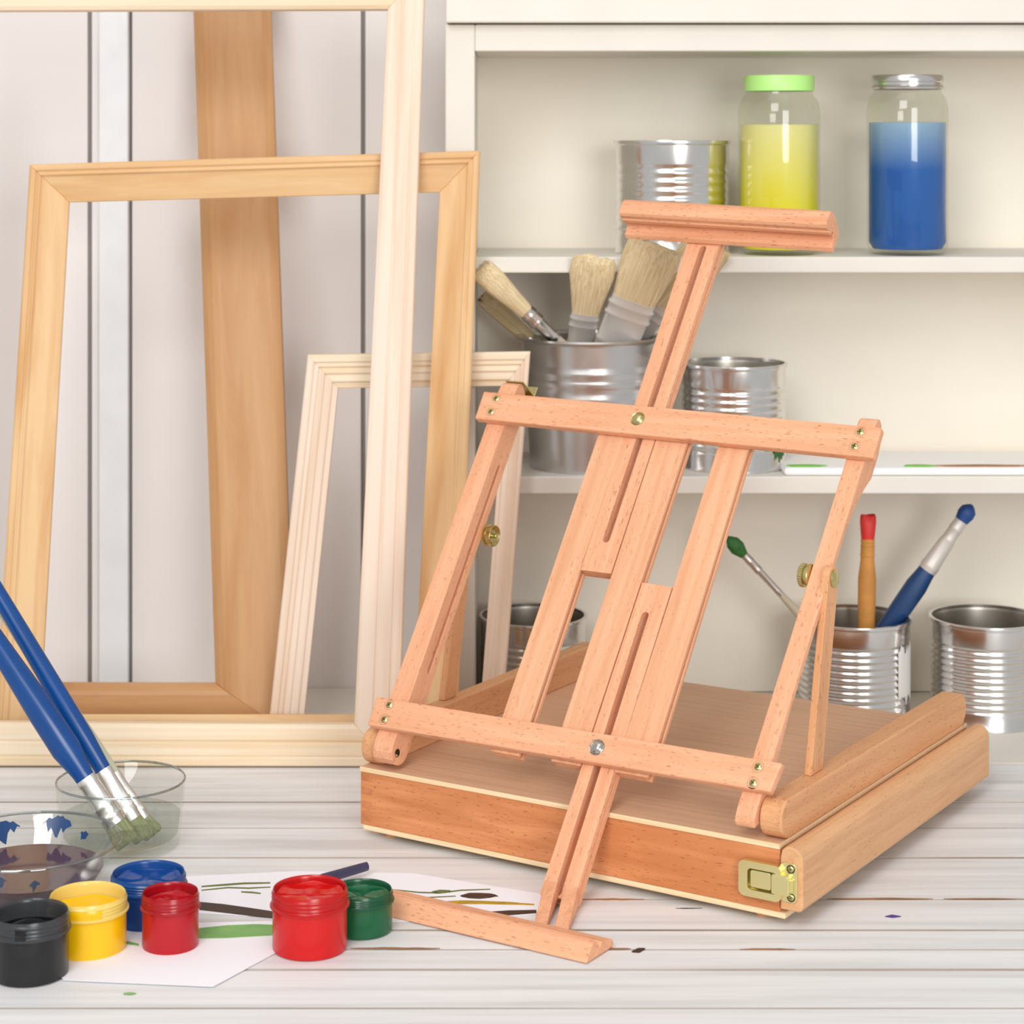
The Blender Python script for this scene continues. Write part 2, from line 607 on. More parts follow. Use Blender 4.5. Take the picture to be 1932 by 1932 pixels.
cbox('side_panel', (XatY(841, YU), YU + 0.01, zu1), (XatY(880, YU), YB, zu1 + 0.3), M['cabinet'], 2, t=up)
cbox('side_panel', (XR, YU + 0.01, zu1), (XR + 0.035, YB, zu1 + 0.3), M['cabinet'], 2, t=up)
cbox('top_board', (XatY(841, YU), YU, zu1 + 0.3), (XR + 0.035, YB + 0.008, zu1 + 0.32), M['cabinet'], t=up)


# ------------------------------------------------------------------ cans, pail, jars
def can_profile(r, h, n=9, lo=0.16, hi=0.80, amp=0.0011):
    p = [(0.0, 0.0015), (r * 0.9, 0.0015), (r * 0.93, 0.0), (r * 1.015, 0.0), (r * 1.02, 0.002), (r, 0.0035)]
    a, bb = lo * h, hi * h
    st = (bb - a) / n
    p.append((r, a))
    for i in range(n):
        for q in (0.15, 0.3, 0.5, 0.7, 0.85, 1.0):
            p.append((r - amp * 0.5 * (1 - math.cos(2 * PI * q)), a + st * (i + q)))
    p += [(r, h - 0.004), (r * 1.022, h - 0.003), (r * 1.028, h - 0.0012), (r * 1.02, h), (r * 0.985, h), (r * 0.975, h - 0.002),
          ]
    return p


def tin_can(label, x, y, z, r, h, n=9, rot=0.0, smear=None, drip=None):
    t = thing('tin_can', label, 'can', (x, y, z), rot, 'ribbed tin cans in the cabinet')
    prof = can_profile(r, h, n)
    ins = [(r * 0.975, h - 0.002), (r * 0.965, h - 0.006), (r * 0.965, 0.004), (0.0, 0.004)]
    v, f = lathe(prof + ins[1:], 64)
    nf = 64 * (len(prof) - 1)
    o = obj('can_body', v, f, None, t, Matrix.Identity(4), smooth=50, mats=[M['tin'], M['tin_inside']],
            fmat=[0] * (len(f) - 64 * 3) + [1] * (64 * 3))
    rim = [(r * 0.97, h - 0.0028), (r * 1.03, h - 0.0032), (r * 1.036, h - 0.0012), (r * 1.03, h + 0.0005), (r * 0.972, h + 0.0005), (r * 0.97, h - 0.0028)]
    lobj('rim', rim, M['tin'], t, seg=64)
    if smear:
        a0, a1, z0, z1, mat, seed = smear
        rnd = random.Random(seed)
        n2, m2 = 14, 10
        vs, fs = [], []
        lo = [z0 + rnd.uniform(0, 0.012) for _ in range(n2)]
        hi = [z1 - rnd.uniform(0, 0.012) for _ in range(n2)]
        for i in range(n2):
            aa = a0 + (a1 - a0) * i / (n2 - 1)
            for j in range(m2):
                zz = lo[i] + (hi[i] - lo[i]) * j / (m2 - 1)
                edge = i in (0, n2 - 1) or j in (0, m2 - 1)
                rr = r + (0.0001 if edge else 0.0006)
                vs.append((rr * math.cos(aa), rr * math.sin(aa), zz))
        for i in range(n2 - 1):
            for j in range(m2 - 1):
                k = i * m2 + j
                fs.append((k, k + 1, k + m2 + 1, k + m2))
        obj('paint_smear', vs, fs, mat, t, Matrix.Identity(4), smooth=60)
    return t


def pxr(w, Y):
    return w * Y / FPX


YA = 2.25
tin_can('ribbed tin can on the top shelf left of the yellow jar', XatY(1268, YA), YA, zs1[1], pxr(107, YA), ZatY(266, YA) - zs1[1], 8, 0.3)
YA2 = 2.245
tin_can('ribbed tin can on the middle shelf right of the metal pail', XatY(1384, YA2), YA2, zs2[1], pxr(98, YA2), ZatY(684, YA2) - zs2[1], 9,
        0.2, (-1.0, -0.6, 0.008, 0.035, M['bristle_green'], 3))
YA3 = 2.28
tin_can('ribbed tin can at the bottom left behind the small cream frame', XatY(1006, YA3), YA3, 0.0, pxr(99, YA3), ZatY(1160, YA3), 9, 0.9)
YA4 = 2.25
cd = tin_can('ribbed tin can with white smears holding three artist brushes', XatY(1612, YA4), YA4, 0.0, pxr(104, YA4), ZatY(1163, YA4), 10, 0.0,
             (-0.85, -0.28, 0.02, 0.085, M['white_paint'], 5))
YA5 = 2.245
tin_can('empty ribbed tin can at the bottom right corner of the cabinet', XatY(1861, YA5), YA5, 0.0, pxr(104, YA5), ZatY(1163, YA5), 10, 0.5)

YP = 2.248
zp = zs2[1]
pail = thing('metal_pail', 'galvanised ribbed pail of flat brushes on the middle shelf', 'pail', (XatY(1112, YP), YP, zp))
hr = ZatY(634, YP) - zp
rb, rt = pxr(112, YP), pxr(128, YP)
prof = [(0, 0.003), (rb * 0.9, 0.003), (rb * 0.93, 0.0), (rb, 0.0), (rb, 0.003)]
for i in range(41):
    q = i / 40
    rr = rb + (rt - rb) * q
    g = 0
    if 0.44 < q < 0.60 or 0.64 < q < 0.80:
        qq = (q - 0.44) / 0.08 if q < 0.62 else (q - 0.64) / 0.08
        g = 0.0016 * math.sin(PI * (qq % 1)) ** 2
    prof.append((rr + g, 0.003 + (hr - 0.006) * q))
prof += [(rt + 0.001, hr - 0.002)]
ins = [(rt - 0.002, hr - 0.003), (rb - 0.002, 0.006), (0, 0.006)]
v, f = lathe(prof + ins, 72)
obj('pail_body', v, f, None, pail, Matrix.Identity(4), smooth=45, mats=[M['zinc'], M['tin_inside']],
    fmat=[0] * (len(f) - 72 * 2) + [1] * (72 * 2))
rim = [(rt - 0.002, hr - 0.004), (rt + 0.004, hr - 0.004), (rt + 0.0062, hr - 0.0015), (rt + 0.0045, hr + 0.0005), (rt - 0.001, hr), (rt - 0.002, hr - 0.004)]
lobj('rim', rim, M['zinc'], pail, seg=72)


def jar(label, cx, r_px, y_lid, y_lidb, y_fill, y_bot, rl_px, liquid, lidmat, lidlip):
    Y = YC + 0.006 + pxr(r_px, 2.22)
    z0 = zs1[1]
    t = thing('glass_jar', label, 'jar', (XatY(cx, Y), Y, z0))
    r, rl = pxr(r_px, Y), pxr(rl_px, Y)
    H = ZatY(y_lid, Y) - z0
    hl = ZatY(y_lidb, Y) - z0
    hf = ZatY(y_fill, Y) - z0
    sh = hl - 0.006
    outer = [(0, 0.0015), (r * 0.80, 0.0), (r * 0.93, 0.003), (r, 0.011), (r, sh - 0.018), (r * 0.992, sh - 0.013), (r * 0.965, sh - 0.008),
             (r * 0.925, sh - 0.003), (rl * 0.985, sh + 0.001), (rl * 0.95, sh + 0.004), (rl * 0.95, hl + 0.006)]
    lobj('jar_wall', outer, M['glass_jar'], t, seg=64, smooth=60)
    w = 0.0022
    liq = [(0, 0.006), (r * 0.85, 0.006), (r - w, 0.013), (r - w, hf - 0.0006), (r - w - 0.0008, hf), (0, hf)]
    lobj('paint_water', liq, liquid, t, seg=64, smooth=50)
    if lidlip:
        lid = [(rl * 0.97, hl - 0.001), (rl * 1.05, hl - 0.001), (rl * 1.06, hl + 0.0012), (rl * 1.01, hl + 0.003), (rl * 1.01, hl + 0.006),
               (rl * 1.035, hl + 0.007), (rl * 1.035, H - 0.002), (rl * 1.0, H), (0, H)]
    else:
        lid = [(rl * 0.97, hl), (rl * 1.0, hl), (rl, hl + 0.001), (rl, H - 0.0018), (rl * 0.975, H), (0, H)]
    lobj('lid', lid, lidmat, t, seg=64, smooth=35)
    return t


jar('jar of settled yellow paint water with a lime green lid', 1470, 77, 143, 172, 235, 487, 66, M['yellow_liquid'], M['lid_green'], False)
jar('jar of blue paint water with a silver metal lid', 1712, 76, 142, 167, 231, 487, 65, M['blue_liquid'], M['tin'], True)


# ------------------------------------------------------------------ brushes
def brush(name, label, pts, widths, mats, flat=0.3, roll=0.0, group=None, parts=('bristles', 'ferrule', 'handle'), tip='flat', seam=True,
          handle_taper=0.55, ferr_b=None):
    """pts: tip, bristle/ferrule joint, ferrule/handle joint, handle end; widths: half widths tip, joint, ferrule end, handle max, handle end"""
    P = [V(p) for p in pts]
    ax = (P[3] - P[0]).normalized()
    side = V((0, 1, 0)).cross(ax)
    side = side.normalized() if side.length > 1e-3 else V((1, 0, 0))
    side = Matrix.Rotation(roll, 3, ax) @ side
    base = P[3] if P[3].z < P[0].z else P[0]
    t = thing(name, label, 'brush', base, 0, group)
    d = [0.0] + [(p - P[0]).dot(ax) for p in P[1:]]
    o = P[0] - base
    wt, wj, wf_, wh, we = widths
    fb = flat
    rb = ferr_b or flat
    if tip == 'point':
        br = [(0.0, wt * 0.15, wt * 0.15), (d[1] * 0.08, wt * 0.5, wt * 0.5 * max(fb, 0.6)), (d[1] * 0.3, wt, wt * max(fb, 0.7)), (d[1] * 0.6, wt * 1.1, wt * max(fb, 0.7)), (d[1], wj, wj * rb)]
    else:
        br = [(0.0, wt * 0.86, wt * fb * 0.35), (d[1] * 0.07, wt * 0.97, wt * fb * 0.6), (d[1] * 0.3, wt, wt * fb * 0.9), (d[1] * 0.7, wj * 0.6 + wt * 0.4, wj * rb), (d[1] * 1.02, wj * 0.97, wj * rb * 0.95)]
    loft(parts[0], o, ax, side, br, mats[0], t, power=2.4, n=28)
    L = d[2] - d[1]
    fr = [(d[1], wj, wj * rb), (d[1] + L * 0.12, wj * 1.0, wj * rb), (d[1] + L * 0.14, wj * 1.06, wj * rb * 1.06), (d[1] + L * 0.18, wj * 1.06, wj * rb * 1.06), (d[1] + L * 0.2, wj, wj * rb),
          (d[1] + L * 0.34, wj, wj * rb), (d[1] + L * 0.36, wj * 1.05, wj * rb * 1.05), (d[1] + L * 0.40, wj * 1.05, wj * rb * 1.05), (d[1] + L * 0.42, wj * 0.5 + wf_ * 0.5, wj * rb),
          (d[1] + L * 0.86, wf_, wf_ * max(rb, 0.5)), (d[1] + L * 0.89, wf_ * 1.06, wf_ * max(rb, 0.5) * 1.06), (d[1] + L * 0.93, wf_ * 1.06, wf_ * max(rb, 0.5) * 1.06), (d[2], wf_, wf_ * max(rb, 0.5))]
    loft(parts[1], o, ax, side, fr, mats[1], t, power=2.6 if rb < 0.6 else 2.0, n=28, smooth=35)
    H = d[3] - d[2]
    hb = max(rb, 0.55)
    hd = [(d[2] - 0.002, wf_ * 0.96, wf_ * hb * 0.96), (d[2] + H * 0.03, wf_ * 1.0, wf_ * hb), (d[2] + H * 0.15, wh, wh * max(hb, 0.75)), (d[2] + H * 0.35, wh * 0.97, wh * max(hb, 0.8)),
          (d[2] + H * 0.9, we * 1.05, we * 0.95), (d[2] + H * 0.985, we, we * 0.9), (d[2] + H, we * 0.6, we * 0.55)]
    loft(parts[2], o, ax, side, hd, mats[2], t, power=2.0, n=24)
    return t


MM = 0.001
G5 = 'brushes standing in the metal pail'
# pail brushes: handles run down inside the pail
pc = V((XatY(1112, YP), YP, zp))


def into(p_tip, p_joint, p_fend, frac_end):
    """continue the line tip -> ferrule end by frac_end metres"""
    a = (p_fend - p_tip).normalized()
    return p_fend + a * frac_end


def pbrush(label, tip, joint, fend, Yt, Yf, wid, mats, flat, hl, roll=0.0, tipk='flat', ferr=None, cyl=None):
    T_, F_ = at(*tip, Yt), at(*fend, Yf)
    k = (V((joint[0], joint[1])) - V(tip)).length / (V(fend) - V(tip)).length
    J_ = T_.lerp(F_, k)
    E_ = into(T_, J_, F_, hl)
    return brush('paint_brush', label, (T_, J_, F_, E_), wid, mats, flat, roll, G5, tip=tipk, ferr_b=ferr)


pbrush('round bristle brush with shiny ferrule leaning left out of the pail', (908, 508), (990, 583), (1048, 640), 2.168, 2.205,
       (13 * MM, 8.5 * MM, 6 * MM, 6.5 * MM, 4 * MM), (M['bristle'], M['ferrule'], M['pale_handle']), 0.95, 0.075, ferr=1.0)
pbrush('medium flat bristle brush near the middle of the pail', (1122, 487), (1103, 588), (1094, 652), 2.160, 2.225,
       (23 * MM, 14.5 * MM, 13.5 * MM, 9 * MM, 6 * MM), (M['bristle'], M['ferrule_flat'], M['pale_handle']), 0.35, 0.10)
pbrush('widest flat bristle brush in the pail, leaning right', (1238, 462), (1197, 563), (1162, 650), 2.148, 2.212,
       (29 * MM, 23 * MM, 22 * MM, 9 * MM, 6 * MM), (M['bristle'], M['ferrule_flat'], M['pale_handle']), 0.28, 0.085)
pbrush('flat bristle brush half hidden behind the easel mast', (1345, 458), (1248, 573), (1198, 632), 2.166, 2.245,
       (24 * MM, 15 * MM, 14 * MM, 9 * MM, 6 * MM), (M['bristle'], M['ferrule_flat'], M['pale_handle']), 0.32, 0.085)
pbrush('lowest drooping bristle brush at the left rim of the pail', (912, 560), (995, 640), (1030, 668), 2.275, 2.275,
       (10 * MM, 8 * MM, 6 * MM, 6 * MM, 4 * MM), (M['bristle'], M['ferrule'], M['pale_handle']), 0.9, 0.06, ferr=1.0)

G3 = 'brushes standing in the smeared tin can'
cdl = V(cd.location)


def cbrush(label, tip, joint, fend, end, Yt, Ye, wid, mats, flat=0.9, tipk='point'):
    T_, E_ = at(*tip, Yt), at(*end, Ye)
    L = (V(end) - V(tip)).length
    J_ = T_.lerp(E_, (V(joint) - V(tip)).length / L)
    F_ = T_.lerp(E_, (V(fend) - V(tip)).length / L)
    return brush('artist_brush', label, (T_, J_, F_, E_), wid, mats, flat, 0, G3, tip=tipk, ferr_b=1.0)


cbrush('brush with green bristles and pale handle leaning left', (1373, 1014), (1402, 1048), (1472, 1122), (1640, 1300), 2.23, 2.25,
       (7.5 * MM, 4.5 * MM, 3.6 * MM, 4.6 * MM, 3 * MM), (M['bristle_green'], M['ferrule'], M['pale_handle']))
cbrush('upright orange smeared brush with red bristles', (1638, 971), (1638, 1016), (1637, 1050), (1632, 1330), 2.25, 2.25,
       (8.5 * MM, 7 * MM, 7.3 * MM, 9.5 * MM, 7 * MM), (M['bristle_red'], M['orange_handle'], M['orange_handle']), 0.8, 'flat')
cbrush('navy brush with blue bristles leaning right', (1834, 953), (1818, 984), (1752, 1077), (1612, 1275), 2.24, 2.255,
       (8.2 * MM, 7 * MM, 9.5 * MM, 11.5 * MM, 9 * MM), (M['bristle_blue'], M['ferrule_flat'], M['navy_handle']))

# white palette box lying on the middle shelf
zq = zs2[1]
pal = thing('paint_palette', 'long white paint palette lying on the middle shelf at the right', 'palette', (0.42, YC + 0.05, zq))
x0 = XatY(1481, YC)
v, f = boxv((x0 - 0.42, -0.046, 0.0), (0.70 - 0.42, 0.07, ZatY(884, YC) - zq))
obj('tray', v, f, M['white_plastic'], pal, bevel=0.003)
zt_ = ZatY(884, YC) - zq
for nm, mt, (px, py), (a, bb) in (('paint_dab', M['p_lime'], (1733, 889), (0.016, 0.006)), ('paint_dab', M['p_orange'], (1727, 879), (0.008, 0.005)),
                                 ('paint_dab', M['p_lime'], (1520, 884), (0.02, 0.007)), ('paint_dab', M['p_brown'], (1850, 884), (0.05, 0.004))):
    X = XatY(px, YC + 0.02) - 0.42
    vs, fs = lathe([(0, 0.0), (1.0, 0.0), (0.9, 0.6), (0, 1.0)], 20)
    ph = random.uniform(0, 6)
    vs = [(X + x * a * (1 + 0.2 * math.sin(5 * math.atan2(y, x) + ph)), -0.034 + y * bb, zt_ - 0.0003 + z * 0.0022) for x, y, z in vs]
    obj(nm, vs, fs, mt, pal, smooth=50)


# ------------------------------------------------------------------ paint pots, bowl, glass, papers
def pot(label, cx, Y, r, h, col, rimcol, fill, threads=True, seed=1, smears=(), alpha=0.75):
    t = thing('paint_pot', label, 'paint pot', (XatY(cx, Y), Y, 0.0), 0, 'open gouache pots on the table')
    body = plain('pot of ' + label, col, 0.28, var=0.03, varscale=40)
    rimm = murky('pot rim of ' + label, rimcol, alpha, 0.25)
    flz = h * 0.70
    outer = [(0, 0.0008), (r * 0.86, 0.0), (r * 0.95, 0.0006), (r * 0.97, 0.0025), (r * 0.965, flz)]
    inner = [(r * 0.90, flz), (r * 0.88, 0.003), (0, 0.003)]
    lobj('cup', outer + inner, body, t, seg=64, smooth=40)
    fl = [(r * 0.90, flz), (r * 0.97, flz), (r * 1.035, flz + 0.0006), (r * 1.035, flz + 0.0017), (r * 0.975, flz + 0.0024), (r * 0.972, flz + 0.003)]
    zz = flz + 0.003
    n = 3
    stp = (h - zz - 0.002) / n
    for i in range(n):
        fl += [(r * 0.965, zz + stp * (i + 0.15)), (r * 0.992, zz + stp * (i + 0.4)), (r * 0.992, zz + stp * (i + 0.55)), (r * 0.965, zz + stp * (i + 0.85))]
    fl += [(r * 0.96, h - 0.0012), (r * 0.945, h), (r * 0.925, h - 0.0005), (r * 0.915, h - 0.003), (r * 0.905, flz)]
    lobj('rim', fl, rimm, t, seg=64, smooth=60)
    fz = h * fill
    rr = r * 0.895
    rnd = random.Random(seed)
    vs, fs = lathe([(0, 0), (0.3, 0), (0.55, 0), (0.8, 0), (0.95, 0.2), (1.0, 0.55), (1.0, -2.0), (0, -2.0)], 40)
    ph = [rnd.uniform(0, 6) for _ in range(4)]
    vv = []
    for x, y, z in vs:
        q = 0.0011 * (math.sin(5 * x + ph[0]) * math.cos(4 * y + ph[1]) + 0.5 * math.sin(9 * y + ph[2])) if z > -1 else 0
        vv.append((x * rr, y * rr, fz + z * 0.003 + q))
    paint = plain('wet paint in ' + label, col, 0.12)
    obj('paint', vv, fs, paint, t, smooth=60)
    # thick paint left on the neck
    for a0, a1, z0, z1, c2 in smears:
        pm = plain('smear on ' + label, c2, 0.25)
        vs, fs = [], []
        n2, m2 = 16, 6
        for i in range(n2):
            aa = a0 + (a1 - a0) * i / (n2 - 1)
            tz = z0 + (0.0 if i % 3 else rnd.uniform(0, 0.3) * (z1 - z0))
            for j in range(m2):
                z = tz + (z1 - tz) * j / (m2 - 1)
                rad = r * (1.0 if 0 < j < m2 - 1 and 0 < i < n2 - 1 else 0.975)
                vs.append((rad * math.cos(aa), rad * math.sin(aa), z * h))
        for i in range(n2 - 1):
            for j in range(m2 - 1):
                k = i * m2 + j
                fs.append((k, k + 1, k + m2 + 1, k + m2))
        obj('paint_smear', vs, fs, pm, t, smooth=60)
    return t


def poth(y_top, Y, r):
    return ZatY(y_top, Y + r * 0.94)


def potspec(x0, x1, Y):
    r = (x1 - x0) / 2 * Y / FPX
    return (x0 + x1) / 2, r


def mkpot(label, x0, x1, ytop, Y, *a, **k):
    cx, r = potspec(x0, x1, Y)
    return pot(label, cx, Y, r, poth(ytop, Y, r), *a, **k)


mkpot('open pot of black paint at the lower left corner, front of the row', -17, 131, 1694, 1.560, '#17181a', '#3f4144', 0.62, seed=2, alpha=0.8,
      smears=((-1.75, -1.45, 0.66, 0.93, '#101113'),))
mkpot('open pot of bright yellow paint beside the black pot', 92, 240, 1662, 1.609, '#f2bd06', '#f3d675', 0.72, seed=3, alpha=0.8,
      smears=((-1.9, -1.0, 0.66, 0.92, '#f0b906'),))
mkpot('open pot of dark blue paint in front of the water glass', 209, 351, 1622, 1.667, '#0a418a', '#0f4a90', 0.80, seed=4, alpha=0.92,
      smears=((-1.2, -0.9, 0.66, 0.95, '#0c3a88'),))
mkpot('smallest open pot, deep red, in front of the blue pot', 267, 376, 1663, 1.613, '#b00a18', '#a60c18', 0.78, seed=5, alpha=0.92)
mkpot('largest open pot of bright red paint standing at the paper edge', 512, 657, 1650, 1.609, '#cb0709', '#bd0d10', 0.86, seed=6, alpha=0.93)
mkpot('open pot of green paint tucked behind the large red pot', 622, 742, 1657, 1.647, '#0c5a34', '#0f5132', 0.8, seed=7, alpha=0.93)

# bowl of murky water
YBW = 1.708
bowl = thing('glass_bowl', 'clear glass bowl of murky purple paint water at the left edge', 'bowl', (XatY(55, YBW), YBW, 0.0))
rB = 173 * YBW / FPX
hB = ZatY(1532, YBW + rB)
cur = [(0.0, 0.002), (rB * 0.50, 0.0), (rB * 0.58, 0.002), (rB * 0.68, hB * 0.16), (rB * 0.80, hB * 0.45), (rB * 0.91, hB * 0.75), (rB * 0.985, hB * 0.97), (rB, hB),
       (rB * 0.985, hB + 0.0008), (rB * 0.965, hB * 0.98), (rB * 0.885, hB * 0.75), (rB * 0.775, hB * 0.45), (rB * 0.655, hB * 0.18), (rB * 0.56, 0.006), (0, 0.005)]
lobj('bowl_wall', cur, M['glass'], bowl, seg=72, smooth=60)
lobj('rim', [(rB * 0.985, hB - 0.0008), (rB * 1.004, hB - 0.0006), (rB * 1.006, hB + 0.0006), (rB * 0.992, hB + 0.0014), (rB * 0.978, hB + 0.0004), (rB * 0.985, hB - 0.0008)], M['glass_rim'], bowl, seg=72, smooth=60)
lobj('paint_water', [(0, 0.0062), (rB * 0.545, 0.0072), (rB * 0.65, hB * 0.19), (rB * 0.765, hB * 0.455), (rB * 0.80, hB * 0.55), (0, hB * 0.55)], M['murky'], bowl, seg=72, smooth=40)


def inner_r(z):
    q = z / hB
    tab_ = [(0.18, 0.655), (0.45, 0.775), (0.75, 0.885), (0.98, 0.965)]
    for (a, r1), (c, r2) in zip(tab_, tab_[1:]):
        if q <= c:
            return rB * (r1 + (r2 - r1) * (q - a) / (c - a))
    return rB * 0.965


for a0, a1, q0, q1, sd in ((1.25, 1.62, 0.6, 0.97, 1), (0.95, 1.1, 0.62, 0.8, 2), (1.9, 2.35, 0.58, 0.95, 3), (-1.95, -1.6, 0.58, 0.92, 4), (-1.35, -1.22, 0.55, 0.8, 5)):
    rnd = random.Random(sd)
    vs, fs = [], []
    n2, m2 = 12, 9
    for i in range(n2):
        aa = a0 + (a1 - a0) * i / (n2 - 1)
        e_ = math.sin(PI * (i + 0.25) / (n2 - 0.5)) ** 0.6
        tz = q1 - (q1 - q0) * e_ * rnd.uniform(0.45, 1.0)
        hz = q1 - (1 - e_) * 0.35 * (q1 - q0) - rnd.uniform(0, 0.04)
        tz = min(tz, hz - 0.01)
        for j in range(m2):
            z = hB * (tz + (hz - tz) * j / (m2 - 1))
            rr = inner_r(z) - 0.0004
            vs.append((rr * math.cos(aa), rr * math.sin(aa), z))
    for i in range(n2 - 1):
        for j in range(m2 - 1):
            k = i * m2 + j
            fs.append((k, k + 1, k + m2 + 1, k + m2))
    obj('paint_smear', vs, fs, M['p_blue'], bowl, Matrix.Identity(4), smooth=60)

# glass of water with three brushes
YG = 1.842
gl = thing('water_glass', 'clear glass tumbler of water holding three blue brushes', 'glass', (XatY(228, YG), YG, 0.0))
rG = 121 * YG / FPX
hG = ZatY(1436, YG + rG)
cur = [(0, 0.003), (rG * 0.84, 0.0), (rG * 0.90, 0.0015), (rG * 0.915, 0.006), (rG, hG - 0.001), (rG * 0.99, hG), (rG * 0.975, hG - 0.0008), (rG * 0.885, 0.010), (rG * 0.84, 0.0075), (0, 0.007)]
lobj('glass_wall', cur, M['glass'], gl, seg=72, smooth=60)
lobj('rim', [(rG * 0.985, hG - 0.0010), (rG * 1.003, hG - 0.0008), (rG * 1.005, hG + 0.0004), (rG * 0.99, hG + 0.0012), (rG * 0.974, hG + 0.0002), (rG * 0.985, hG - 0.0010)], M['glass_rim'], gl, seg=72, smooth=60)
zw = hG * 0.47
rw = rG * (0.885 + 0.09 * (zw / hG)) - 0.0006
lobj('water', [(0, 0.0085), (rG * 0.83, 0.0085), (rG * 0.876, 0.0115), (rw, zw), (rw - 0.0006, zw - 0.0003), (0, zw - 0.0003)], M['water'], gl, seg=72, smooth=40)
GB = 'blue handled brushes in the water glass'


def gbrush(label, tip, joint, fend, end, Yt, Ye, wid, hm):
    T_, E_ = at(*tip, Yt), at(*end, Ye)
    L = (V(end) - V(tip)).length
    J_ = T_.lerp(E_, (V(joint) - V(tip)).length / L)
    F_ = T_.lerp(E_, (V(fend) - V(tip)).length / L)
    return brush('flat_brush', label, (T_, J_, F_, E_), wid, (M['bristle_olive'], M['ferrule'], hm), 0.4, 0.25, GB, tip='flat', ferr_b=0.55)


gbrush('thick blue brush nearest the glass rim on the left', (242, 1592), (217, 1556), (160, 1470), (-75, 1108), 1.803, 1.83, (11 * MM, 9.5 * MM, 8.5 * MM, 12.5 * MM, 7 * MM), M['blue_handle'])
gbrush('slimmer blue brush crossing above the thick one', (272, 1583), (249, 1549), (192, 1457), (-45, 1050), 1.816, 1.865, (9.5 * MM, 8 * MM, 7 * MM, 8.5 * MM, 6.5 * MM), M['blue_handle'])
gbrush('blue brush half hidden between its two neighbours', (290, 1576), (270, 1549), (212, 1467), (-70, 1040), 1.828, 1.90, (9 * MM, 7 * MM, 6.5 * MM, 7 * MM, 4 * MM), M['grey_handle'])


# papers with painted strokes
def sheet(name, label, pts, z, th, mat):
    P = [onz(x, y, z) for x, y in pts]
    c = sum(P, V()) / len(P)
    c.z = z
    t = thing(name, label, 'paper', c)
    n = len(P)
    vs = [p - c for p in P] + [p - c + V((0, 0, th)) for p in P]
    fs = [tuple(range(n - 1, -1, -1)), tuple(range(n, 2 * n))] + [(i, (i + 1) % n, n + (i + 1) % n, n + i) for i in range(n)]
    obj('sheet', vs, fs, mat, t)
    return t, c, z + th


def stroke(t, c, z, top, bot, mat, name='paint_stroke', th=0.00025):
    """a brush stroke lying on a sheet: upper and lower outline in photo pixels"""
    up_ = [onz(x, y, z) - c for x, y in top]
    lo_ = [onz(x, y, z) - c for x, y in bot]
    n = len(up_)
    vs = up_ + lo_
    vs += [v + V((0, 0, th)) for v in vs]
    fs = []
    for i in range(n - 1):
        fs += [(i, i + 1, n + i + 1, n + i), (2 * n + i, 3 * n + i, 3 * n + i + 1, 2 * n + i + 1)]
        fs += [(i, 2 * n + i, 2 * n + i + 1, i + 1), (n + i, n + i + 1, 3 * n + i + 1, 3 * n + i)]
    fs += [(0, n, 3 * n, 2 * n), (n - 1, 3 * n - 1, 4 * n - 1, 2 * n - 1)]
    return obj(name, vs, fs, mat, t)


def line(t, c, z, pts, w, mat, name='paint_stroke'):
    top = [(x, y - w / 2 * (0.4 + 0.6 * math.sin(PI * (i + 0.6) / (len(pts) + 0.2)))) for i, (x, y) in enumerate(pts)]
    bot = [(x, y + w / 2 * (0.4 + 0.6 * math.sin(PI * (i + 0.6) / (len(pts) + 0.2)))) for i, (x, y) in enumerate(pts)]
    return stroke(t, c, z, top, bot, mat, name)


T0 = 0.0002
s2, c2, z2 = sheet('painted_paper', 'white paper with dark and ochre brush strokes behind the red and green pots',
                   [(330, 1655), (560, 1644), (780, 1648), (1040, 1690), (1010, 1726), (700, 1742), (360, 1722)], T0, 0.0003, M['paper'])
stroke(s2, c2, z2, [(868, 1690), (885, 1685), (905, 1685), (925, 1686), (934, 1688), (940, 1691)], [(870, 1692), (885, 1695), (905, 1696), (925, 1694), (934, 1692), (940, 1691.5)], M['p_dark'])
stroke(s2, c2, z2, [(742, 1706), (775, 1702), (815, 1699), (838, 1700)], [(742, 1712), (775, 1710), (815, 1705), (838, 1702)], M['p_teal'])
stroke(s2, c2, z2, [(838, 1701), (870, 1699), (910, 1700), (960, 1702), (1008, 1706)], [(838, 1703), (870, 1706), (910, 1706), (960, 1707), (1008, 1708)], M['p_yellow'])
stroke(s2, c2, z2, [(822, 1728), (850, 1723), (900, 1722), (960, 1718), (1012, 1717)], [(822, 1731), (850, 1731), (900, 1730), (960, 1727), (1012, 1723)], M['p_dark'])
line(s2, c2, z2, [(380, 1673), (420, 1670), (460, 1667), (510, 1666)], 3.5, M['p_olive'])
line(s2, c2, z2, [(380, 1680), (430, 1675), (470, 1676), (510, 1674)], 2.5, M['p_olive'])
line(s2, c2, z2, [(455, 1683), (475, 1684), (492, 1686)], 3, M['p_olive'])
line(s2, c2, z2, [(745, 1679), (790, 1684), (830, 1685), (870, 1680), (925, 1678)], 2.5, M['p_olive'])
stroke(s2, c2, z2, [(815, 1682), (830, 1679), (850, 1680)], [(815, 1685), (830, 1686), (850, 1684)], M['p_olive'])
line(s2, c2, z2, [(745, 1696), (800, 1694), (860, 1691)], 2, M['p_olive'])
stroke(s2, c2, z2, [(376, 1702), (420, 1706), (470, 1713), (516, 1720)], [(376, 1717), (420, 1722), (470, 1728), (516, 1732)], M['p_dark'])
s1_, c1_, z1_ = sheet('painted_paper', 'white paper with a green leaf under the yellow and small red pots',
                      [(60, 1772), (240, 1745), (512, 1738), (535, 1790), (402, 1862), (120, 1850)], 0.0006, 0.0003, M['paper'])
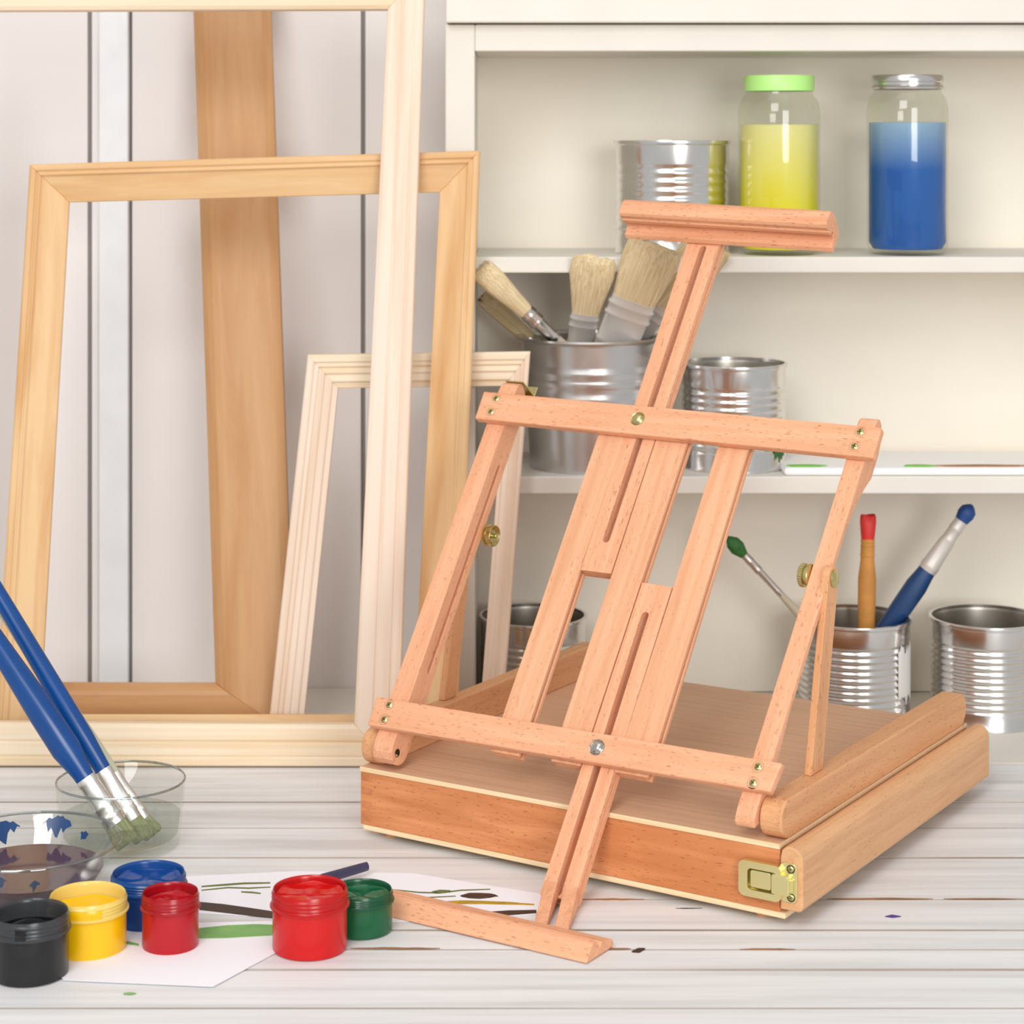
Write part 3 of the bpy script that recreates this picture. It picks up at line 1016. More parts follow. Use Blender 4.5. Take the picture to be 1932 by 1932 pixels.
stroke(s1_, c1_, z1_, [(345, 1760), (380, 1751), (430, 1746), (480, 1744), (514, 1745)], [(345, 1768), (380, 1771), (430, 1770), (480, 1767), (514, 1765)], M['p_green'])
line(s1_, c1_, z1_, [(200, 1772), (235, 1778), (262, 1783)], 6, M['p_green'])

# marks on the table itself
tc_ = V((0, 1.7, -0.75))


def stain(pts_top, pts_bot, mat):
    return stroke(tab, tc_, 0.0001, pts_top, pts_bot, mat, 'paint_stain', 0.0003)


stain([(1670, 1729), (1683, 1726), (1700, 1729)], [(1670, 1730), (1684, 1732), (1700, 1730)], M['p_purple'])
stain([(1192, 1795), (1204, 1789), (1217, 1789)], [(1192, 1797), (1206, 1798), (1217, 1792)], M['p_dark'])
stain([(233, 1874), (245, 1872.5), (257, 1874)], [(233, 1876), (245, 1877), (257, 1875)], M['p_green'])
stain([(983, 1686), (1000, 1688), (1012, 1689)], [(983, 1688), (1000, 1691), (1012, 1691)], M['p_purple'])
for (xa, xb, yy, hh, mt) in ((660, 830, 1789.5, 5, 'p_brown'), (1100, 1215, 1697, 4, 'p_brown'), (1560, 1760, 1696, 5, 'p_brown'), (1395, 1500, 1791.5, 6, 'p_brown'),
                             (1780, 1932, 1696, 3, 'p_brown'), (1120, 1190, 1790, 4, 'p_brown'), (1275, 1325, 1714, 2, 'p_dark')):
    n = 9
    top, bot = [], []
    for i in range(n):
        x = xa + (xb - xa) * i / (n - 1)
        e = math.sin(PI * (i + 0.4) / (n - 0.2))
        top.append((x, yy - hh * 0.5 * e * random.uniform(0.4, 1)))
        bot.append((x, yy + hh * 0.5 * e * random.uniform(0.4, 1)))
    stain(top, bot, M[mt])

# brush lying behind the red and green pots
T_, E_ = onz(555, 1674, 0.006), onz(694, 1634, 0.009)
ax = E_ - T_
brush('lying_brush', 'dark violet handled brush lying behind the large red pot', (T_, T_ + ax * 0.12, T_ + ax * 0.28, E_),
      (4 * MM, 3.5 * MM, 3.2 * MM, 4.2 * MM, 3.6 * MM), (M['bristle'], M['ferrule'], M['dark_handle']), 0.8, 0, tip='flat', ferr_b=1.0)

# ------------------------------------------------------------------ the table easel
EX, EY, AL = -0.1317, 1.86783, 0.56386
H0, WF, BE, D0 = 0.05777, 0.00135, 0.92742, 0.024
FOOT = 0.006
ez = thing('table_easel', 'beechwood table box easel with tilted frame and sliding masts on the plank table', 'easel', (EX, EY, FOOT), -AL)
ROT = Matrix.Rotation(AL, 3, 'Z')
CO = ROT @ (CAM - V((EX, EY, FOOT)))
Sx = V((1, 0, 0))
Tx = V((0, math.cos(BE), math.sin(BE)))
Nx = V((0, -math.sin(BE), math.cos(BE)))
PF = V((0, WF, H0)) + Nx * D0


def ehit(x, y, p, n):
    d = ROT @ ray(x, y)
    p, n = V(p), V(n)
    return CO + d * ((p - CO).dot(n) / d.dot(n))


def G(x, y, k):
    """pixel -> (s, t) in metres on the frame plane k mm behind the bar fronts"""
    P0 = PF - Nx * (k * MM)
    q = ehit(x, y, P0, Nx) - P0
    return q.dot(Sx), q.dot(Tx)


def FP(s, t, k):
    """frame coordinates (m, m, mm) -> easel space"""
    return PF + Sx * s + Tx * t - Nx * (k * MM)


def kt(w, z):
    q = V((0, w, z)) - PF
    return q.dot(Tx), -q.dot(Nx) / MM


def fplate(name, loops, k0, k1, mat, parent=ez, grain='T', bevel=0.001, layers=None):
    """flat piece of the frame: loops in (s, t), from depth k0 to k1"""
    v, f = prism(loops, lambda p, sd: FP(p[0], p[1], k1 if sd else k0))
    c = sum(v, V()) / len(v)
    if grain == 'T':
        a, bb = V(loops[0][0]), V(loops[0][-1])
        m4 = frameM(c, Tx, Sx)
    else:
        m4 = frameM(c, Sx, Tx)
    return obj(name, v, f, mat, parent, m4, bevel=bevel)


# box -----------------------------------------------------------------
ZL0, ZL1 = 0.0545, 0.0573            # lid height at left / right end
WB = 0.404


def zl(u):
    return ZL0 + (ZL1 - ZL0) * u / 0.4


def ebox(name, lo, hi, mat, grain=0, bevel=0.0008, tiltz=True):
    v, f = boxv(lo, hi)
    if tiltz:
        v = [(x, y, z + (zl(x) - 0.0565) * (z / 0.0565)) for x, y, z in v]
    c = (V(lo) + V(hi)) / 2
    m4 = [frameM(c, (1, 0, 0), (0, 1, 0)), frameM(c, (0, 1, 0), (0, 0, 1)), frameM(c, (0, 0, 1), (1, 0, 0))][grain]
    return obj(name, v, f, mat, ez, m4, bevel=bevel)


tag(ebox('front_panel', (0.0, 0.0, 0.0045), (0.4, 0.012, 0.0525), M['stained'], 0), 'darker orange stained front panel')
ebox('side_panel', (0.0, 0.012, 0.0045), (0.012, WB - 0.012, 0.0525), M['beech_box'], 1)
ebox('side_panel', (0.388, 0.012, 0.0045), (0.4, WB - 0.012, 0.0525), M['beech_box'], 1)
ebox('back_panel', (0.001, WB - 0.012, 0.0045), (0.4, WB, 0.0525), M['stained'], 0)
tag(ebox('bottom_board', (0.003, -0.0006, 0.0), (0.4045, WB, 0.0045), M['ply'], 0, 0.001), 'pale plywood base board')
# lid: veneered top with pale plywood edge
v, f = boxv((0.0, -0.001, 0.0525), (0.4, WB, 0.0545))
vv = [(x, y, z + zl(x) - 0.0565) for x, y, z in v]
tag(obj('lid_edge', vv, f, M['ply'], ez, frameM((0.2, 0.2, 0.05), (1, 0, 0), (0, 1, 0))), 'pale plywood edge of the lid')
v, f = boxv((0.0, -0.001, 0.0545), (0.4, WB, 0.0565))
vv = [(x, y, z + zl(x) - 0.0565) for x, y, z in v]
tag(obj('lid', vv, f, None, ez, frameM((0.2, 0.2, 0.055), (1, 0, 0), (0, 1, 0)), mats=[M['veneer'], M['ply']], fmat=[1, 0, 1, 1, 1, 1]), 'smooth brown veneered lid')
for fu, fw in ((0.022, 0.016), (0.378, 0.016), (0.022, WB - 0.03), (0.378, WB - 0.03)):
    lobj('foot', [(0, -FOOT), (0.006, -FOOT), (0.0068, -0.002), (0.0068, 0.0), (0, 0.0)], M['beech_box'], ez, (fu, fw, 0.0), seg=20)
# finger joints on the front left corner
for i in range(4):
    z0 = 0.008 + i * 0.0115
    box('finger_joint', (0.0012, -0.0002, z0), (0.012, 0.0006, z0 + 0.0055), M['stained_end'], ez, 0.0)

# rails on the lid: stadium seen from the side
RH, RR = 0.0305, 0.0145


def rail(u0, u1, du):
    z0 = zl((u0 + u1) / 2)
    pts = []
    for i in range(13):
        a = PI / 2 + PI * i / 12
        pts.append((0.0015 + RR + RR * math.cos(a), z0 + RH / 2 + RH / 2 * math.sin(a)))
    wl = WB - 0.002
    for i in range(13):
        a = -PI / 2 + PI * i / 12
        pts.append((wl - RR + RR * math.cos(a), z0 + RH / 2 + RH / 2 * math.sin(a)))

    def fn(p, sd):
        return V(((u1 if sd else u0) + du * p[0] / WB, p[0], p[1]))
    v, f = prism([pts], fn)
    return obj('rail', v, f, M['beech_box'], ez, frameM(((u0 + u1) / 2, 0.2, z0 + RH / 2), (0, 1, 0), (0, 0, 1)), bevel=0.0012)


rail(-0.0005, 0.0155, -0.005)
rail(0.3815, 0.4005, 0.0)

# drawer front on the right end
dp = [(0.4012, 0.008), (0.4012, 0.048), (0.4025, 0.0535), (0.4055, 0.0565), (0.4095, 0.0572), (0.4135, 0.0565), (0.4165, 0.0548), (0.4192, 0.0515), (0.4203, 0.047),
      (0.4203, 0.013), (0.4195, 0.0095), (0.417, 0.008)]
v, f = prism([dp], lambda p, sd: V((p[0], 0.409 if sd else -0.0025, p[1])))
tag(obj('drawer_front', v, f, M['beech_drawer'], ez, frameM((0.41, 0.2, 0.03), (0, 1, 0), (0, 0, 1)), bevel=0.0014), 'thick rounded drawer front')


# latch on the front ---------------------------------------------------
def lp(x, y, w=-0.003):
    q = ehit(x, y, (0, w, 0), (0, 1, 0))
    return q.x, q.z


def zc(px, py):           # from the close-up of the latch, in its own pixels
    return 1380 + px / 8.05, 1500 + py / 8.05


def rr_loop(u0, z0, u1, z1, r, n=5):
    pts = []
    for cx_, cz_, a0 in ((u1 - r, z1 - r, 0), (u0 + r, z1 - r, PI / 2), (u0 + r, z0 + r, PI), (u1 - r, z0 + r, 1.5 * PI)):
        for i in range(n + 1):
            a = a0 + PI / 2 * i / n
            pts.append((cx_ + r * math.cos(a), cz_ + r * math.sin(a)))
    return pts


def wplate(name, loops, w0, w1, mat, parent, bevel=0.0006):
    v, f = prism(loops, lambda p, sd: V((p[0], w1 if sd else w0, p[1])))
    return obj(name, v, f, mat, parent, bevel=bevel)


u0, zA = lp(*zc(120, 1000), -0.006)
u1, zB = lp(*zc(765, 1610), -0.006)
zA = lp(*zc(130, 985), -0.006)[1]
latch = bpy.data.objects.new('latch', None)
latch.empty_display_size = 0.01
COL.objects.link(latch)
latch.parent = ez
uL, uR = u0, u1
zTop = (lp(*zc(200, 985), -0.006)[1] + lp(*zc(680, 1060), -0.006)[1]) / 2
zBot = (lp(*zc(200, 1520), -0.006)[1] + lp(*zc(700, 1615), -0.006)[1]) / 2
tag(latch, 'shiny brass toggle latch')
ui0 = lp(*zc(255, 1300), -0.006)[0]
wplate('back_plate', [rr_loop(uL + 0.002, zBot + 0.002, 0.3995, zTop - 0.0005, 0.003)], -0.0012, 0.0, M['brass_old'], latch)
hole = rr_loop(ui0, zBot + 0.0055, uR - 0.0035, zTop - 0.0055, 0.003)
wplate('lever', [rr_loop(uL, zBot, uR, zTop, 0.005), hole], -0.0078, -0.0030, M['brass'], latch, 0.0012)
um = lp(*zc(600, 1300), -0.007)[0]
uh = lp(*zc(880, 1350), -0.007)[0]
wplate('hook', [rr_loop(ui0 + 0.0016, zBot + 0.0070, um - 0.0005, zTop - 0.0070, 0.002)], -0.0062, -0.0012, M['brass'], latch, 0.0007)
wplate('hook', [rr_loop(um + 0.0005, zBot + 0.0058, uh, zTop - 0.0062, 0.002)], -0.0084, -0.0012, M['brass'], latch, 0.0008)
ub0, ub1 = 0.4015, lp(*zc(1005, 1350), -0.003)[0]
zb0 = lp(*zc(900, 1640), -0.0035)[1]
zb1 = lp(*zc(880, 1035), -0.0035)[1]
wplate('strike_plate', [rr_loop(ub0, zb0, ub1, zb1, 0.004)], -0.0040, -0.0025, M['brass'], latch)
wplate('hook', [rr_loop(uh - 0.001, zBot + 0.008, uh + 0.0022, zTop - 0.009, 0.001)], -0.0062, -0.0040, M['brass'], latch, 0.0006)


def screw(org, axis, r, parent, mat, mat2, twist=0.4):
    """pan head screw; shade of its cross recess and rim coloured in as dark pieces"""
    a = V(axis).normalized()
    ref = Sx if abs(a.dot(Sx)) < 0.9 else V((0, 0, 1))
    m4 = frameM(org, ref - a * ref.dot(a), a.cross(ref))
    m4 = frameM(org, m4.col[0].to_3d(), a.cross(m4.col[0].to_3d()))
    hd = lathe([(0, r * 0.28), (r * 0.5, r * 0.24), (r * 0.85, r * 0.1), (r, -r * 0.1), (0, -r * 0.12)], 28)
    ring = lathe([(r * 1.0, -r * 0.06), (r * 1.28, -r * 0.06 + r * 0.12), (r * 1.3, -r * 0.08), (r, -r * 0.1)], 28)
    b1 = boxv((-r * 0.55, -r * 0.09, r * 0.05), (r * 0.55, r * 0.09, r * 0.29))
    b2 = boxv((-r * 0.09, -r * 0.55, r * 0.05), (r * 0.09, r * 0.55, r * 0.29))
    rz = Matrix.Rotation(twist, 4, 'Z')
    cr = join(place(b1, rz), place(b2, rz))
    v, f = join(hd, ring, cr)
    v = [m4 @ V(p) for p in v]
    fm = [0] * len(hd[1]) + [1] * len(ring[1]) + [1] * len(cr[1])
    return obj('screw', v, f, None, parent, m4, smooth=40, mats=[mat, mat2], fmat=fm)


for cx_, cy_ in ((900, 1130), (905, 1560)):
    uu, zz = lp(*zc(cx_, cy_), -0.004)
    screw((uu, -0.0042, zz), (0, -1, 0), 0.0026, latch, M['brass_old'], M['recess_shade'])

# uprights ---------------------------------------------------------------
KB = 8.5
sl0, t_ = G(702.5, 1412, KB)
sl1, _ = G(735.5, 1425, KB)
sl2, _ = G(947.5, 717, KB)
sl3, tT = G(980, 719, KB)
sl0, sl1 = max(sl0, 0.0165), max(sl1, 0.0355)


def upright(name, sA, sB, sC, sD, prof, hole=None):
    """side profile [(t, k)] extruded across s; sA,sB at t=0.01, sC,sD at the top"""
    def fn(p, sd):
        q = (p[0] - 0.01) / 0.37
        a = sA + (sC - sA) * q
        bb = sB + (sD - sB) * q
        return FP(bb if sd else a, p[0], p[1])
    loops = [prof] + ([hole] if hole else [])
    v, f = prism(loops, fn)
    c = sum(v, V()) / len(v)
    return obj(name, v, f, M['beech'], ez, frameM(c, Tx, Sx), bevel=0.0012)


def arc(ct, ck, rt_, rk, a0, a1, n=8):
    return [(ct + rt_ * math.sin(a0 + (a1 - a0) * i / n), ck + rk * math.cos(a0 + (a1 - a0) * i / n)) for i in range(n + 1)]


th_, kh = kt(*ehit(750, 1421, (0.034, 0, 0), (1, 0, 0)).yz)
tS0, kS0 = kt(*ehit(943, 884, (0.026, 0, 0), (1, 0, 0)).yz)
tS1, kS1 = kt(*ehit(808, 1279, (0.030, 0, 0), (1, 0, 0)).yz)
KD = 33.0
tB = max(th_ - 0.013, 0.002)
pl = [(tB + 0.012, KB)] + [(tT - 0.012, KB), (tT - 0.004, KB + 1.5), (tT, KB + 5.0), (tT - 0.001, KB + 10), (tT - 0.006, KD - 7), (tT - 0.014, KD - 2), (tT - 0.024, KD)]
pl += [(tB + 0.012, KD), (tB + 0.006, KD - 2.0), (tB + 0.0015, KD - 7), (tB, 0.5 * (KB + KD)), (tB + 0.0015, KB + 6), (tB + 0.006, KB + 1.8)]
ks = KB + 0.60 * (KD - KB)
sw = 2.6
hole = []
for i in range(9):
    a = PI * i / 8
    hole.append((tS0 - 0.003 + 0.003 * math.sin(a), ks + sw * math.cos(a)))
for i in range(9):
    a = PI + PI * i / 8
    hole.append((tS1 + 0.003 + 0.003 * math.sin(a), ks + sw * math.cos(a)))
up_l = upright('upright', sl0, sl1, sl2, sl3, pl, hole)
# pivot hole: dark disc on the inner face, coloured as the shade of a bore
hp = ehit(750, 1421, (sl1 + 0.0003, 0, 0), (1, 0, 0))
lobj('pivot_hole', [(0.0036, -0.0002), (0.0036, 0.0003), (0.0030, 0.0003), (0.0030, 0.0001), (0, 0.0001)], M['recess_shade'], ez, (sl1 - 0.0001 - 0.0, hp.y, hp.z), (1, 0, 0), 24)

sr0, sr1 = 0.3635, 0.3805
sr2, tR = G(1623, 782, KB)
sr3, _ = G(1657, 787, KB)
tk0 = G(1628.8, 870, KB)[1]
tbR = 0.004
pr_ = [(tbR + 0.012, KB), (tR - 0.010, KB), (tR - 0.003, KB + 1.5), (tR, KB + 6), (tR - 0.002, KB + 12), (tR - 0.008, KD - 7), (tR - 0.016, KD - 3), (tR - 0.026, KD - 1), (tk0 - 0.004, KD - 1),
       (tk0 - 0.016, KD - 7), (tk0 - 0.036, KD - 14), (tk0 - 0.062, KD - 18), (0.10, KD - 18), (0.06, KD - 14), (tbR + 0.012, KD - 12), (tbR + 0.006, KD - 13), (tbR + 0.002, KD - 16), (tbR, KB + 7), (tbR + 0.002, KB + 3), (tbR + 0.006, KB + 1)]
upright('upright', sr0, sr1, sr2, sr3, pr_)


def hang(o, part):
    """make a small piece a sub-part of a part, where it stands"""
    o.matrix_basis = part.matrix_basis.inverted() @ o.matrix_basis
    o.parent = part
    return o


# cross bars ----------------------------------------------------------------
def bar(corners):
    q = [G(x, y, 0) for x, y in corners]
    return fplate('crossbar', [q], 0.0, KB, M['beech'], grain='S', bevel=0.0016)


bar_u = bar([(912.3, 737.6), (1663.5, 806), (1647, 863.5), (895, 789)])
bar_l = bar([(710, 1313.3), (1475.5, 1439), (1452, 1494), (692.5, 1367)])
for x, y in ((935.8, 751.5), (926, 776.5), (1623, 814.5), (1612, 842), (734, 1329.5), (724.5, 1357), (1429.8, 1446.5), (1420.5, 1477)):
    s, t = G(x, y, 0)
    hang(screw(FP(s, t, 0.15), Nx, 0.0037, ez, M['brass_old'], M['recess_shade'], random.uniform(0, 1.5)), bar_u if y < 1000 else bar_l)
for (x, y), mt in (((1203, 790), M['brass_old']), ((1126, 1410), M['nickel'])):
    s, t = G(x, y, 0)
    v, f = join(lathe([(0, 0.0030), (0.0025, 0.0027), (0.0046, 0.0016), (0.0058, 0.0), (0, -0.0004)], 32),
                lathe([(0.0058, 0.0001), (0.0066, 0.0006), (0.0070, 0.0), (0.0058, -0.0002)], 32))
    m4 = frameM(FP(s, t, -0.1), Sx, Tx)
    hang(obj('bolt', [m4 @ V(p) for p in v], f, mt, ez, m4, smooth=40), bar_u if y < 1000 else bar_l)

# slats -----------------------------------------------------------------------
KS0, KS1 = 9.0, 21.0


def slat(sa, sb, sc, sd, t0, t1):
    vs = []
    for k0, k1, g in ((KS0, KS0 + 4.2, 0), (KS0 + 4.2, KS0 + 7.4, 0.0026), (KS0 + 7.4, KS1, 0)):
        lp_ = [(sa + g, t0), (sb - g, t0), (sd - g, t1), (sc + g, t1)]
        vs.append(prism([lp_], lambda p, q: FP(p[0], p[1], k1 if q else k0)))
    v, f = join(*vs)
    return obj('slat', v, f, M['beech_plain'], ez, frameM(sum(v, V()) / len(v), Tx, Sx), bevel=0.0009)


gl_ = [G(949, 1347, KS0), G(1001.4, 1358, KS0), G(1128, 820, KS0), G(1177, 825, KS0)]
slat(gl_[0][0], gl_[1][0], gl_[2][0], gl_[3][0], 0.025, 0.343)
gm_ = [G(1061, 1367, KS0), G(1117, 1376, KS0), G(1235, 832, KS0), G(1295, 838, KS0)]
slat(gm_[0][0], gm_[1][0], gm_[2][0] + 0.0004, gm_[3][0], 0.026, 0.343)
gr_ = [G(1179, 1388.6, KS0), G(1242, 1397.7, KS0), G(1354.7, 841.5, KS0), G(1411, 849, KS0)]
slat(gr_[0][0], gr_[1][0], gr_[2][0], gr_[3][0], 0.0265, 0.343)


# sliding masts with slots -------------------------------------------------------
def slot_loop(s0, t0, s1, t1, hw):
    pts = []
    for i in range(9):
        a = PI * i / 8
        pts.append((s1 + hw * math.cos(a), t1 + hw * math.sin(a)))
    for i in range(9):
        a = PI + PI * i / 8
        pts.append((s0 + hw * math.cos(a), t0 + hw * math.sin(a)))
    return pts


def mast(name, loop, slot):
    """three layers give the grooved edge of the runner"""
    (a0, ta), (b0, tb), (b1, tc2), (a1, td) = loop
    g = 0.0013
    vs = []
    for k0, k1, ins in ((KB + 0.6, KB + 5.2, 0), (KB + 5.2, KB + 7.0, g), (KB + 7.0, KB + 12.5, 0)):
        lp_ = [(a0 + ins, ta), (b0 - ins, tb), (b1 - ins, tc2), (a1 + ins, td)]
        vs.append(prism([lp_, slot], lambda p, sd: FP(p[0], p[1], k1 if sd else k0)))
    v, f = join(*vs)
    c = sum(v, V()) / len(v)
    return obj(name, v, f, M['beech'], ez, frameM(c, Tx, Sx))


KM = KB + 0.6
um0, um1, um2, um3 = G(1095.6, 1075, KM), G(1152.5, 1082.5, KM), G(1299.4, 450, KM), G(1359, 455, KM)
sa_, ta_ = G(1328, 464, KM)
sb_, tb_ = G(1142, 1023, KM)
tb_u = (um0[1] + um1[1]) / 2
mast('upper_mast', [(um0[0], tb_u), (um1[0], tb_u), (um3[0], um2[1] + 0.010), (um2[0], um2[1] + 0.010)], slot_loop(sb_, tb_ + 0.0032, sa_, ta_ - 0.0032, 0.0034))
# the lower mast ends on the ledge, which rests just above the table
lm0, lm1 = G(1211.6, 1098.8, KM), G(1267.8, 1107.8, KM)
lm2, lm3 = G(992, 1762, KM), G(1059, 1775.5, KM)
sa_, ta_ = G(1218.8, 1155, KM)
# cross-section (k mm, t m) of the ledge: slanted front face, flat underside just above the table
def tbed(k, z=-FOOT + 0.0006):
    return (z - PF.z + Nx.z * k * MM) / Tx.z


KL = -57.0
tb0 = tbed(KL)
LEDGE = [(KL, tb0 + 0.0006), (KL - 0.5, tb0 + 0.007), (KL, tb0 + 0.0150), (KL + 1.5, tb0 + 0.0178), (KL + 4.5, tb0 + 0.0186), (KL + 8, tb0 + 0.0186), (KL + 9, tb0 + 0.0160), (KL + 12, tb0 + 0.0165),
         (KL + 12.6, tb0 + 0.0215), (KL + 20, tb0 + 0.0245), (KL + 28, tb0 + 0.0285), (KL + 31, tb0 + 0.0270), (KL + 31.5, tbed(KL + 31.5)), (KL + 1, tbed(KL + 1))]
tlow = tbed(21.0) + 0.0004
mast('lower_mast', [(lm2[0] + 0.001, tlow), (lm3[0], tlow), (lm1[0], lm1[1]), (lm0[0], lm0[1])], slot_loop((lm2[0] + lm3[0]) / 2, tlow + 0.0048, sa_, ta_ - 0.0032, 0.0034))


def moulding(name, prof, s0, s1, tl, tr, label):
    def fn(p, sd):
        return FP(s1 if sd else s0, p[1] + (tr if sd else tl), p[0])
    v, f = prism([prof], fn)
    c = sum(v, V()) / len(v)
    return tag(obj(name, v, f, M['beech'], ez, frameM(c, Sx, Tx), bevel=0.0008), label)




def epx(p):
    w_ = ROT.transposed() @ V(p) + V((EX, EY, FOOT)) - CAM
    return CX + FPX * w_.x / w_.y


sr_l = 0.30
for _ in range(8):                       # right end of the ledge seen at column 1106
    sr_l -= (epx(FP(sr_l, tb0, KL)) - 1106) / 1900
moulding('canvas_ledge', LEDGE, sr_l - 0.212, sr_l, 0.0, 0.0, 'lower moulded canvas ledge')
SH = 0.00066
FOOTP = [(KL + 30, tbed(KL + 30)), (19.5, tbed(19.5)), (19.5, tlow + 0.012), (KB + 0.8, tlow + 0.012), (KB - 6, tlow + 0.004), (KL + 30, tb0 + 0.0268)]
mm_ = (lm2[0] + lm3[0]) / 2
prongs = []
for a_, b_ in ((lm2[0] + 0.0015, mm_ - 0.0035), (mm_ + 0.0035, lm3[0] - 0.0005)):
    prongs.append(prism([FOOTP], lambda p, sd: FP((b_ if sd else a_) + SH * max(0.0, KB + 1 - p[0]), p[1], p[0])))
v, f = join(*prongs)
obj('ledge_bracket', v, f, M['beech'], ez, frameM(sum(v, V()) / len(v), Tx, Sx), bevel=0.0006)
CLAMP = [(-20, 0.0015), (-20.5, 0.006), (-20, 0.015), (-18, 0.0185), (-15, 0.0195), (-8, 0.0190), (4, 0.014), (8.4, 0.0105), (9.2, -0.0035), (9.2, -0.0085), (6.5, -0.0105), (2.0, -0.0085), (2.0, -0.0035),
         (1.2, -0.0030), (1.2, 0.0012), (-1.5, 0.0012), (-1.5, 0.0050), (-5, 0.0050), (-5.5, -0.0005), (-11, -0.0010), (-12, 0.0005), (-17, 0.0)]
cl = G(1167, 402, -20)
cr_ = G(1553, 425, -20)
moulding('canvas_clamp', CLAMP, cl[0], cr_[0] + 0.003, cl[1] - 0.001, cr_[1] - 0.001, 'upper moulded canvas clamp')


# struts ----------------------------------------------------------------------------
def strut(u0, u1, pix, ztop, zend):
    """outline pixels seen on the plane u = u1: front top, back top, back bottom, front bottom"""
    q = [ehit(x, y, (u1, 0, 0), (1, 0, 0)).yz for x, y in pix]
    ft, bt, bb, fb = q

    def ext(a, c, z):
        k = (z - a[1]) / (c[1] - a[1])
        return (a[0] + (c[0] - a[0]) * k, z)
    lo1, lo2 = ext(bt, bb, zend), ext(ft, fb, zend)
    cx_ = ((ft[0] + bt[0]) / 2, ztop)
    w_ = (bt[0] - ft[0]) / 2
    top = [(cx_[0] + w_ * math.cos(PI * i / 8), cx_[1] + w_ * 1.0 * math.sin(PI * i / 8)) for i in range(9)]
    pts = [lo1] + top + [lo2]
    v, f = prism([pts], lambda p, sd: V((u1 if sd else u0, p[0], p[1])))
    c = sum(v, V()) / len(v)
    return obj('strut', v, f, M['beech_box'], ez, frameM(c, (0, lo1[0] - cx_[0], zend - ztop), (1, 0, 0)), bevel=0.0008)


zrl = zl(0.01) + RH + 0.0002
zrr = zl(0.39) + RH + 0.0002
knob_l = ehit(906, 1008, (0.024, 0, 0), (1, 0, 0))
strut(-0.0005, 0.0062, [(873, 1085), (893, 1060), (862, 1308), (837, 1330)], ehit(906, 1008, (0.006, 0, 0), (1, 0, 0)).z, zrl)
bolt_r = ehit(1575, 1092, (0.3915, 0, 0), (1, 0, 0))
strut(0.3842, 0.3905, [(1563, 1110), (1582.5, 1110), (1553, 1447), (1531, 1458)], bolt_r.z, zrr)

# clamping knobs and bolts
KN = [(0, 0.0), (0.0095, 0.0), (0.0100, 0.0006), (0.0100, 0.0014), (0.0080, 0.0022), (0.0080, 0.0040), (0.0098, 0.0048)]
kprof = KN + [(0.0098, 0.0085), (0.0090, 0.0090), (0.0055, 0.0060), (0.0, 0.0055)]


def knurled(org, axis, sc=1.0):
    v, f = lathe([(r * sc, z * sc) for r, z in kprof], 60)
    vv = []
    for i, (x, y, z) in enumerate(v):
        r = math.hypot(x, y)
        if r > 0.0097 * sc and z > 0.0045 * sc:
            k = 1.0 if i % 2 else 0.95
            x, y = x * k, y * k
        vv.append((x, y, z))
    pin = lathe([(0.0022 * sc, 0.004 * sc), (0.0022 * sc, 0.0105 * sc), (0.0018 * sc, 0.011 * sc), (0, 0.011 * sc)], 20)
    v, f = join((vv, f), pin)
    a = V(axis)
    m4 = V((0, 0, 1)).rotation_difference(a).to_matrix().to_4x4()
    m4.translation = V(org)
    return obj('knob', [m4 @ V(p) for p in v], f, M['brass_old'], ez, m4, smooth=30)


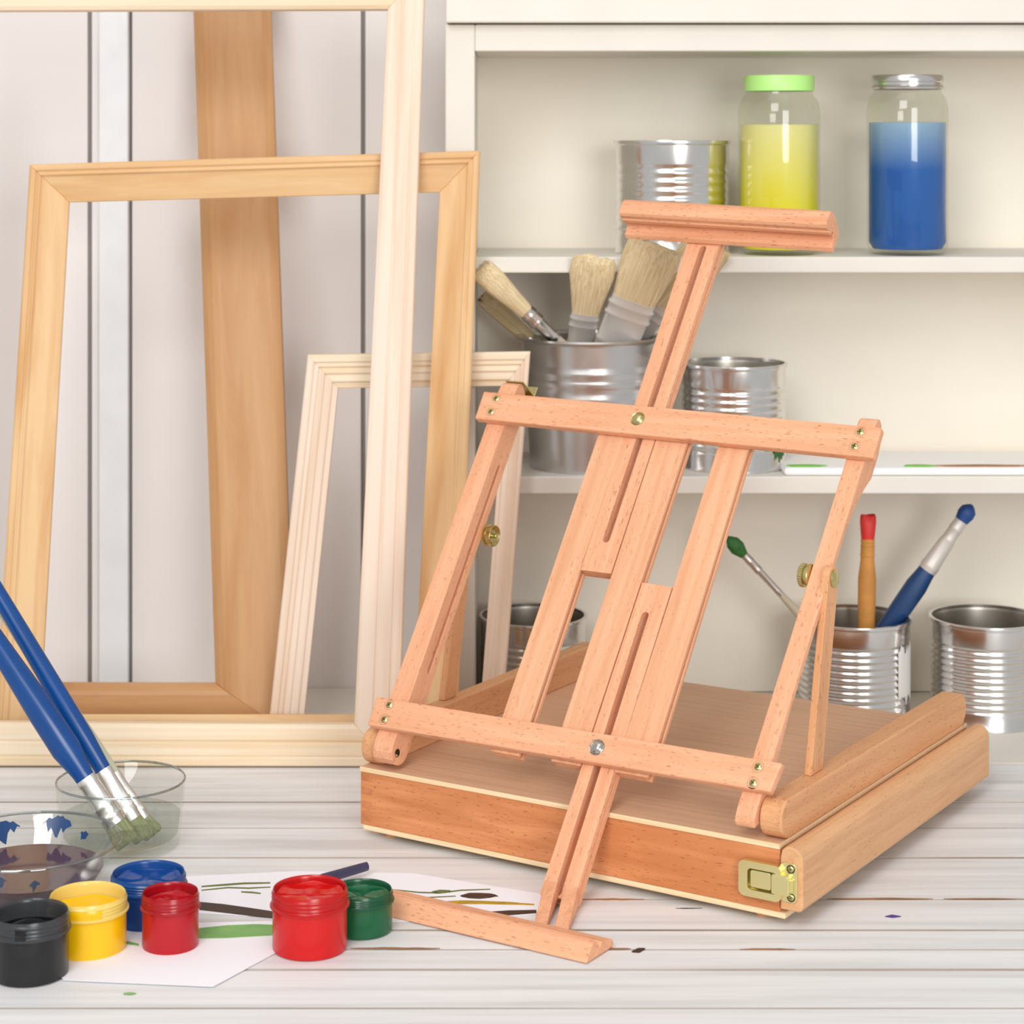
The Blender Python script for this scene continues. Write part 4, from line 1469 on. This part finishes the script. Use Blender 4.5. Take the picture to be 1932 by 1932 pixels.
tq = kt(knob_l.y, knob_l.z)[0]
sq = sl1 + (sl3 - sl1) * (tq - 0.01) / 0.37
knurled((sq + 0.0002, knob_l.y, knob_l.z), (1, 0, 0))
kr = ehit(1532, 1086, (0.3675, 0, 0), (1, 0, 0))
tq = kt(kr.y, kr.z)[0]
sq = sr0 + (sr2 - sr0) * (tq - 0.01) / 0.37
knurled((sq - 0.0002, bolt_r.y, bolt_r.z), (-1, 0, 0))
lobj('bolt', [(0.0072, 0.0), (0.0072, 0.0012), (0.0060, 0.0024), (0.003, 0.0032), (0, 0.0034)], M['brass_old'], ez, (0.3906, bolt_r.y, bolt_r.z), (1, 0, 0), 32)

# brass clip on the head of the left upright
cs = (sl2 + sl3) / 2
pA = FP(cs, tT + 0.0006, KB + 12)
m4 = frameM(pA, Sx, -Nx)
v, f = join(boxv((-0.008, -0.009, -0.0002), (0.012, 0.012, 0.0009)), boxv((0.004, 0.0115, -0.004), (0.0155, 0.0125, 0.0075)))
clip = obj('clip', [m4 @ V(p) for p in v], f, M['brass_old'], ez, m4, bevel=0.0003)
for dx in (-0.002, 0.006):
    hang(screw(m4 @ V((dx, 0.0, 0.0009)), Tx, 0.0017, ez, M['brass_old'], M['recess_shade']), clip)


# ------------------------------------------------------------------ light
def area(name, loc, aim, size, power, col=(1, 1, 1), sy=None):
    L = bpy.data.lights.new(name, 'AREA')
    L.energy = power
    L.color = col
    L.size = size
    if sy:
        L.shape = 'RECTANGLE'
        L.size_y = sy
    o = bpy.data.objects.new(name, L)
    COL.objects.link(o)
    o.location = loc
    o.rotation_euler = (V(aim) - V(loc)).to_track_quat('-Z', 'Y').to_euler()
    return o


area('window_light', (-0.8, -0.7, 2.0), (0.0, 2.0, 0.2), 1.2, 50, (1.0, 0.995, 0.985), 1.5)
area('studio_light', (1.0, -1.5, 0.85), (0.2, 2.2, 0.3), 1.1, 46, (1.0, 0.995, 0.985), 1.3)
area('table_fill', (0.1, 1.1, 2.1), (0.1, 1.75, 0.0), 1.4, 6, (1.0, 0.998, 0.995))  # unseen overhead fill, added to brighten the table
w = bpy.data.worlds.new('room')
w.use_nodes = True
SC.world = w
bg = w.node_tree.nodes['Background']
bg.inputs[0].default_value = (1.0, 0.995, 0.985, 1)
bg.inputs[1].default_value = 0.6

SC.cycles.transparent_max_bounces = 32
SC.view_settings.view_transform = 'Standard'
SC.view_settings.look = 'None'
SC.view_settings.gamma = 1.0
SC.view_settings.exposure = -0.08
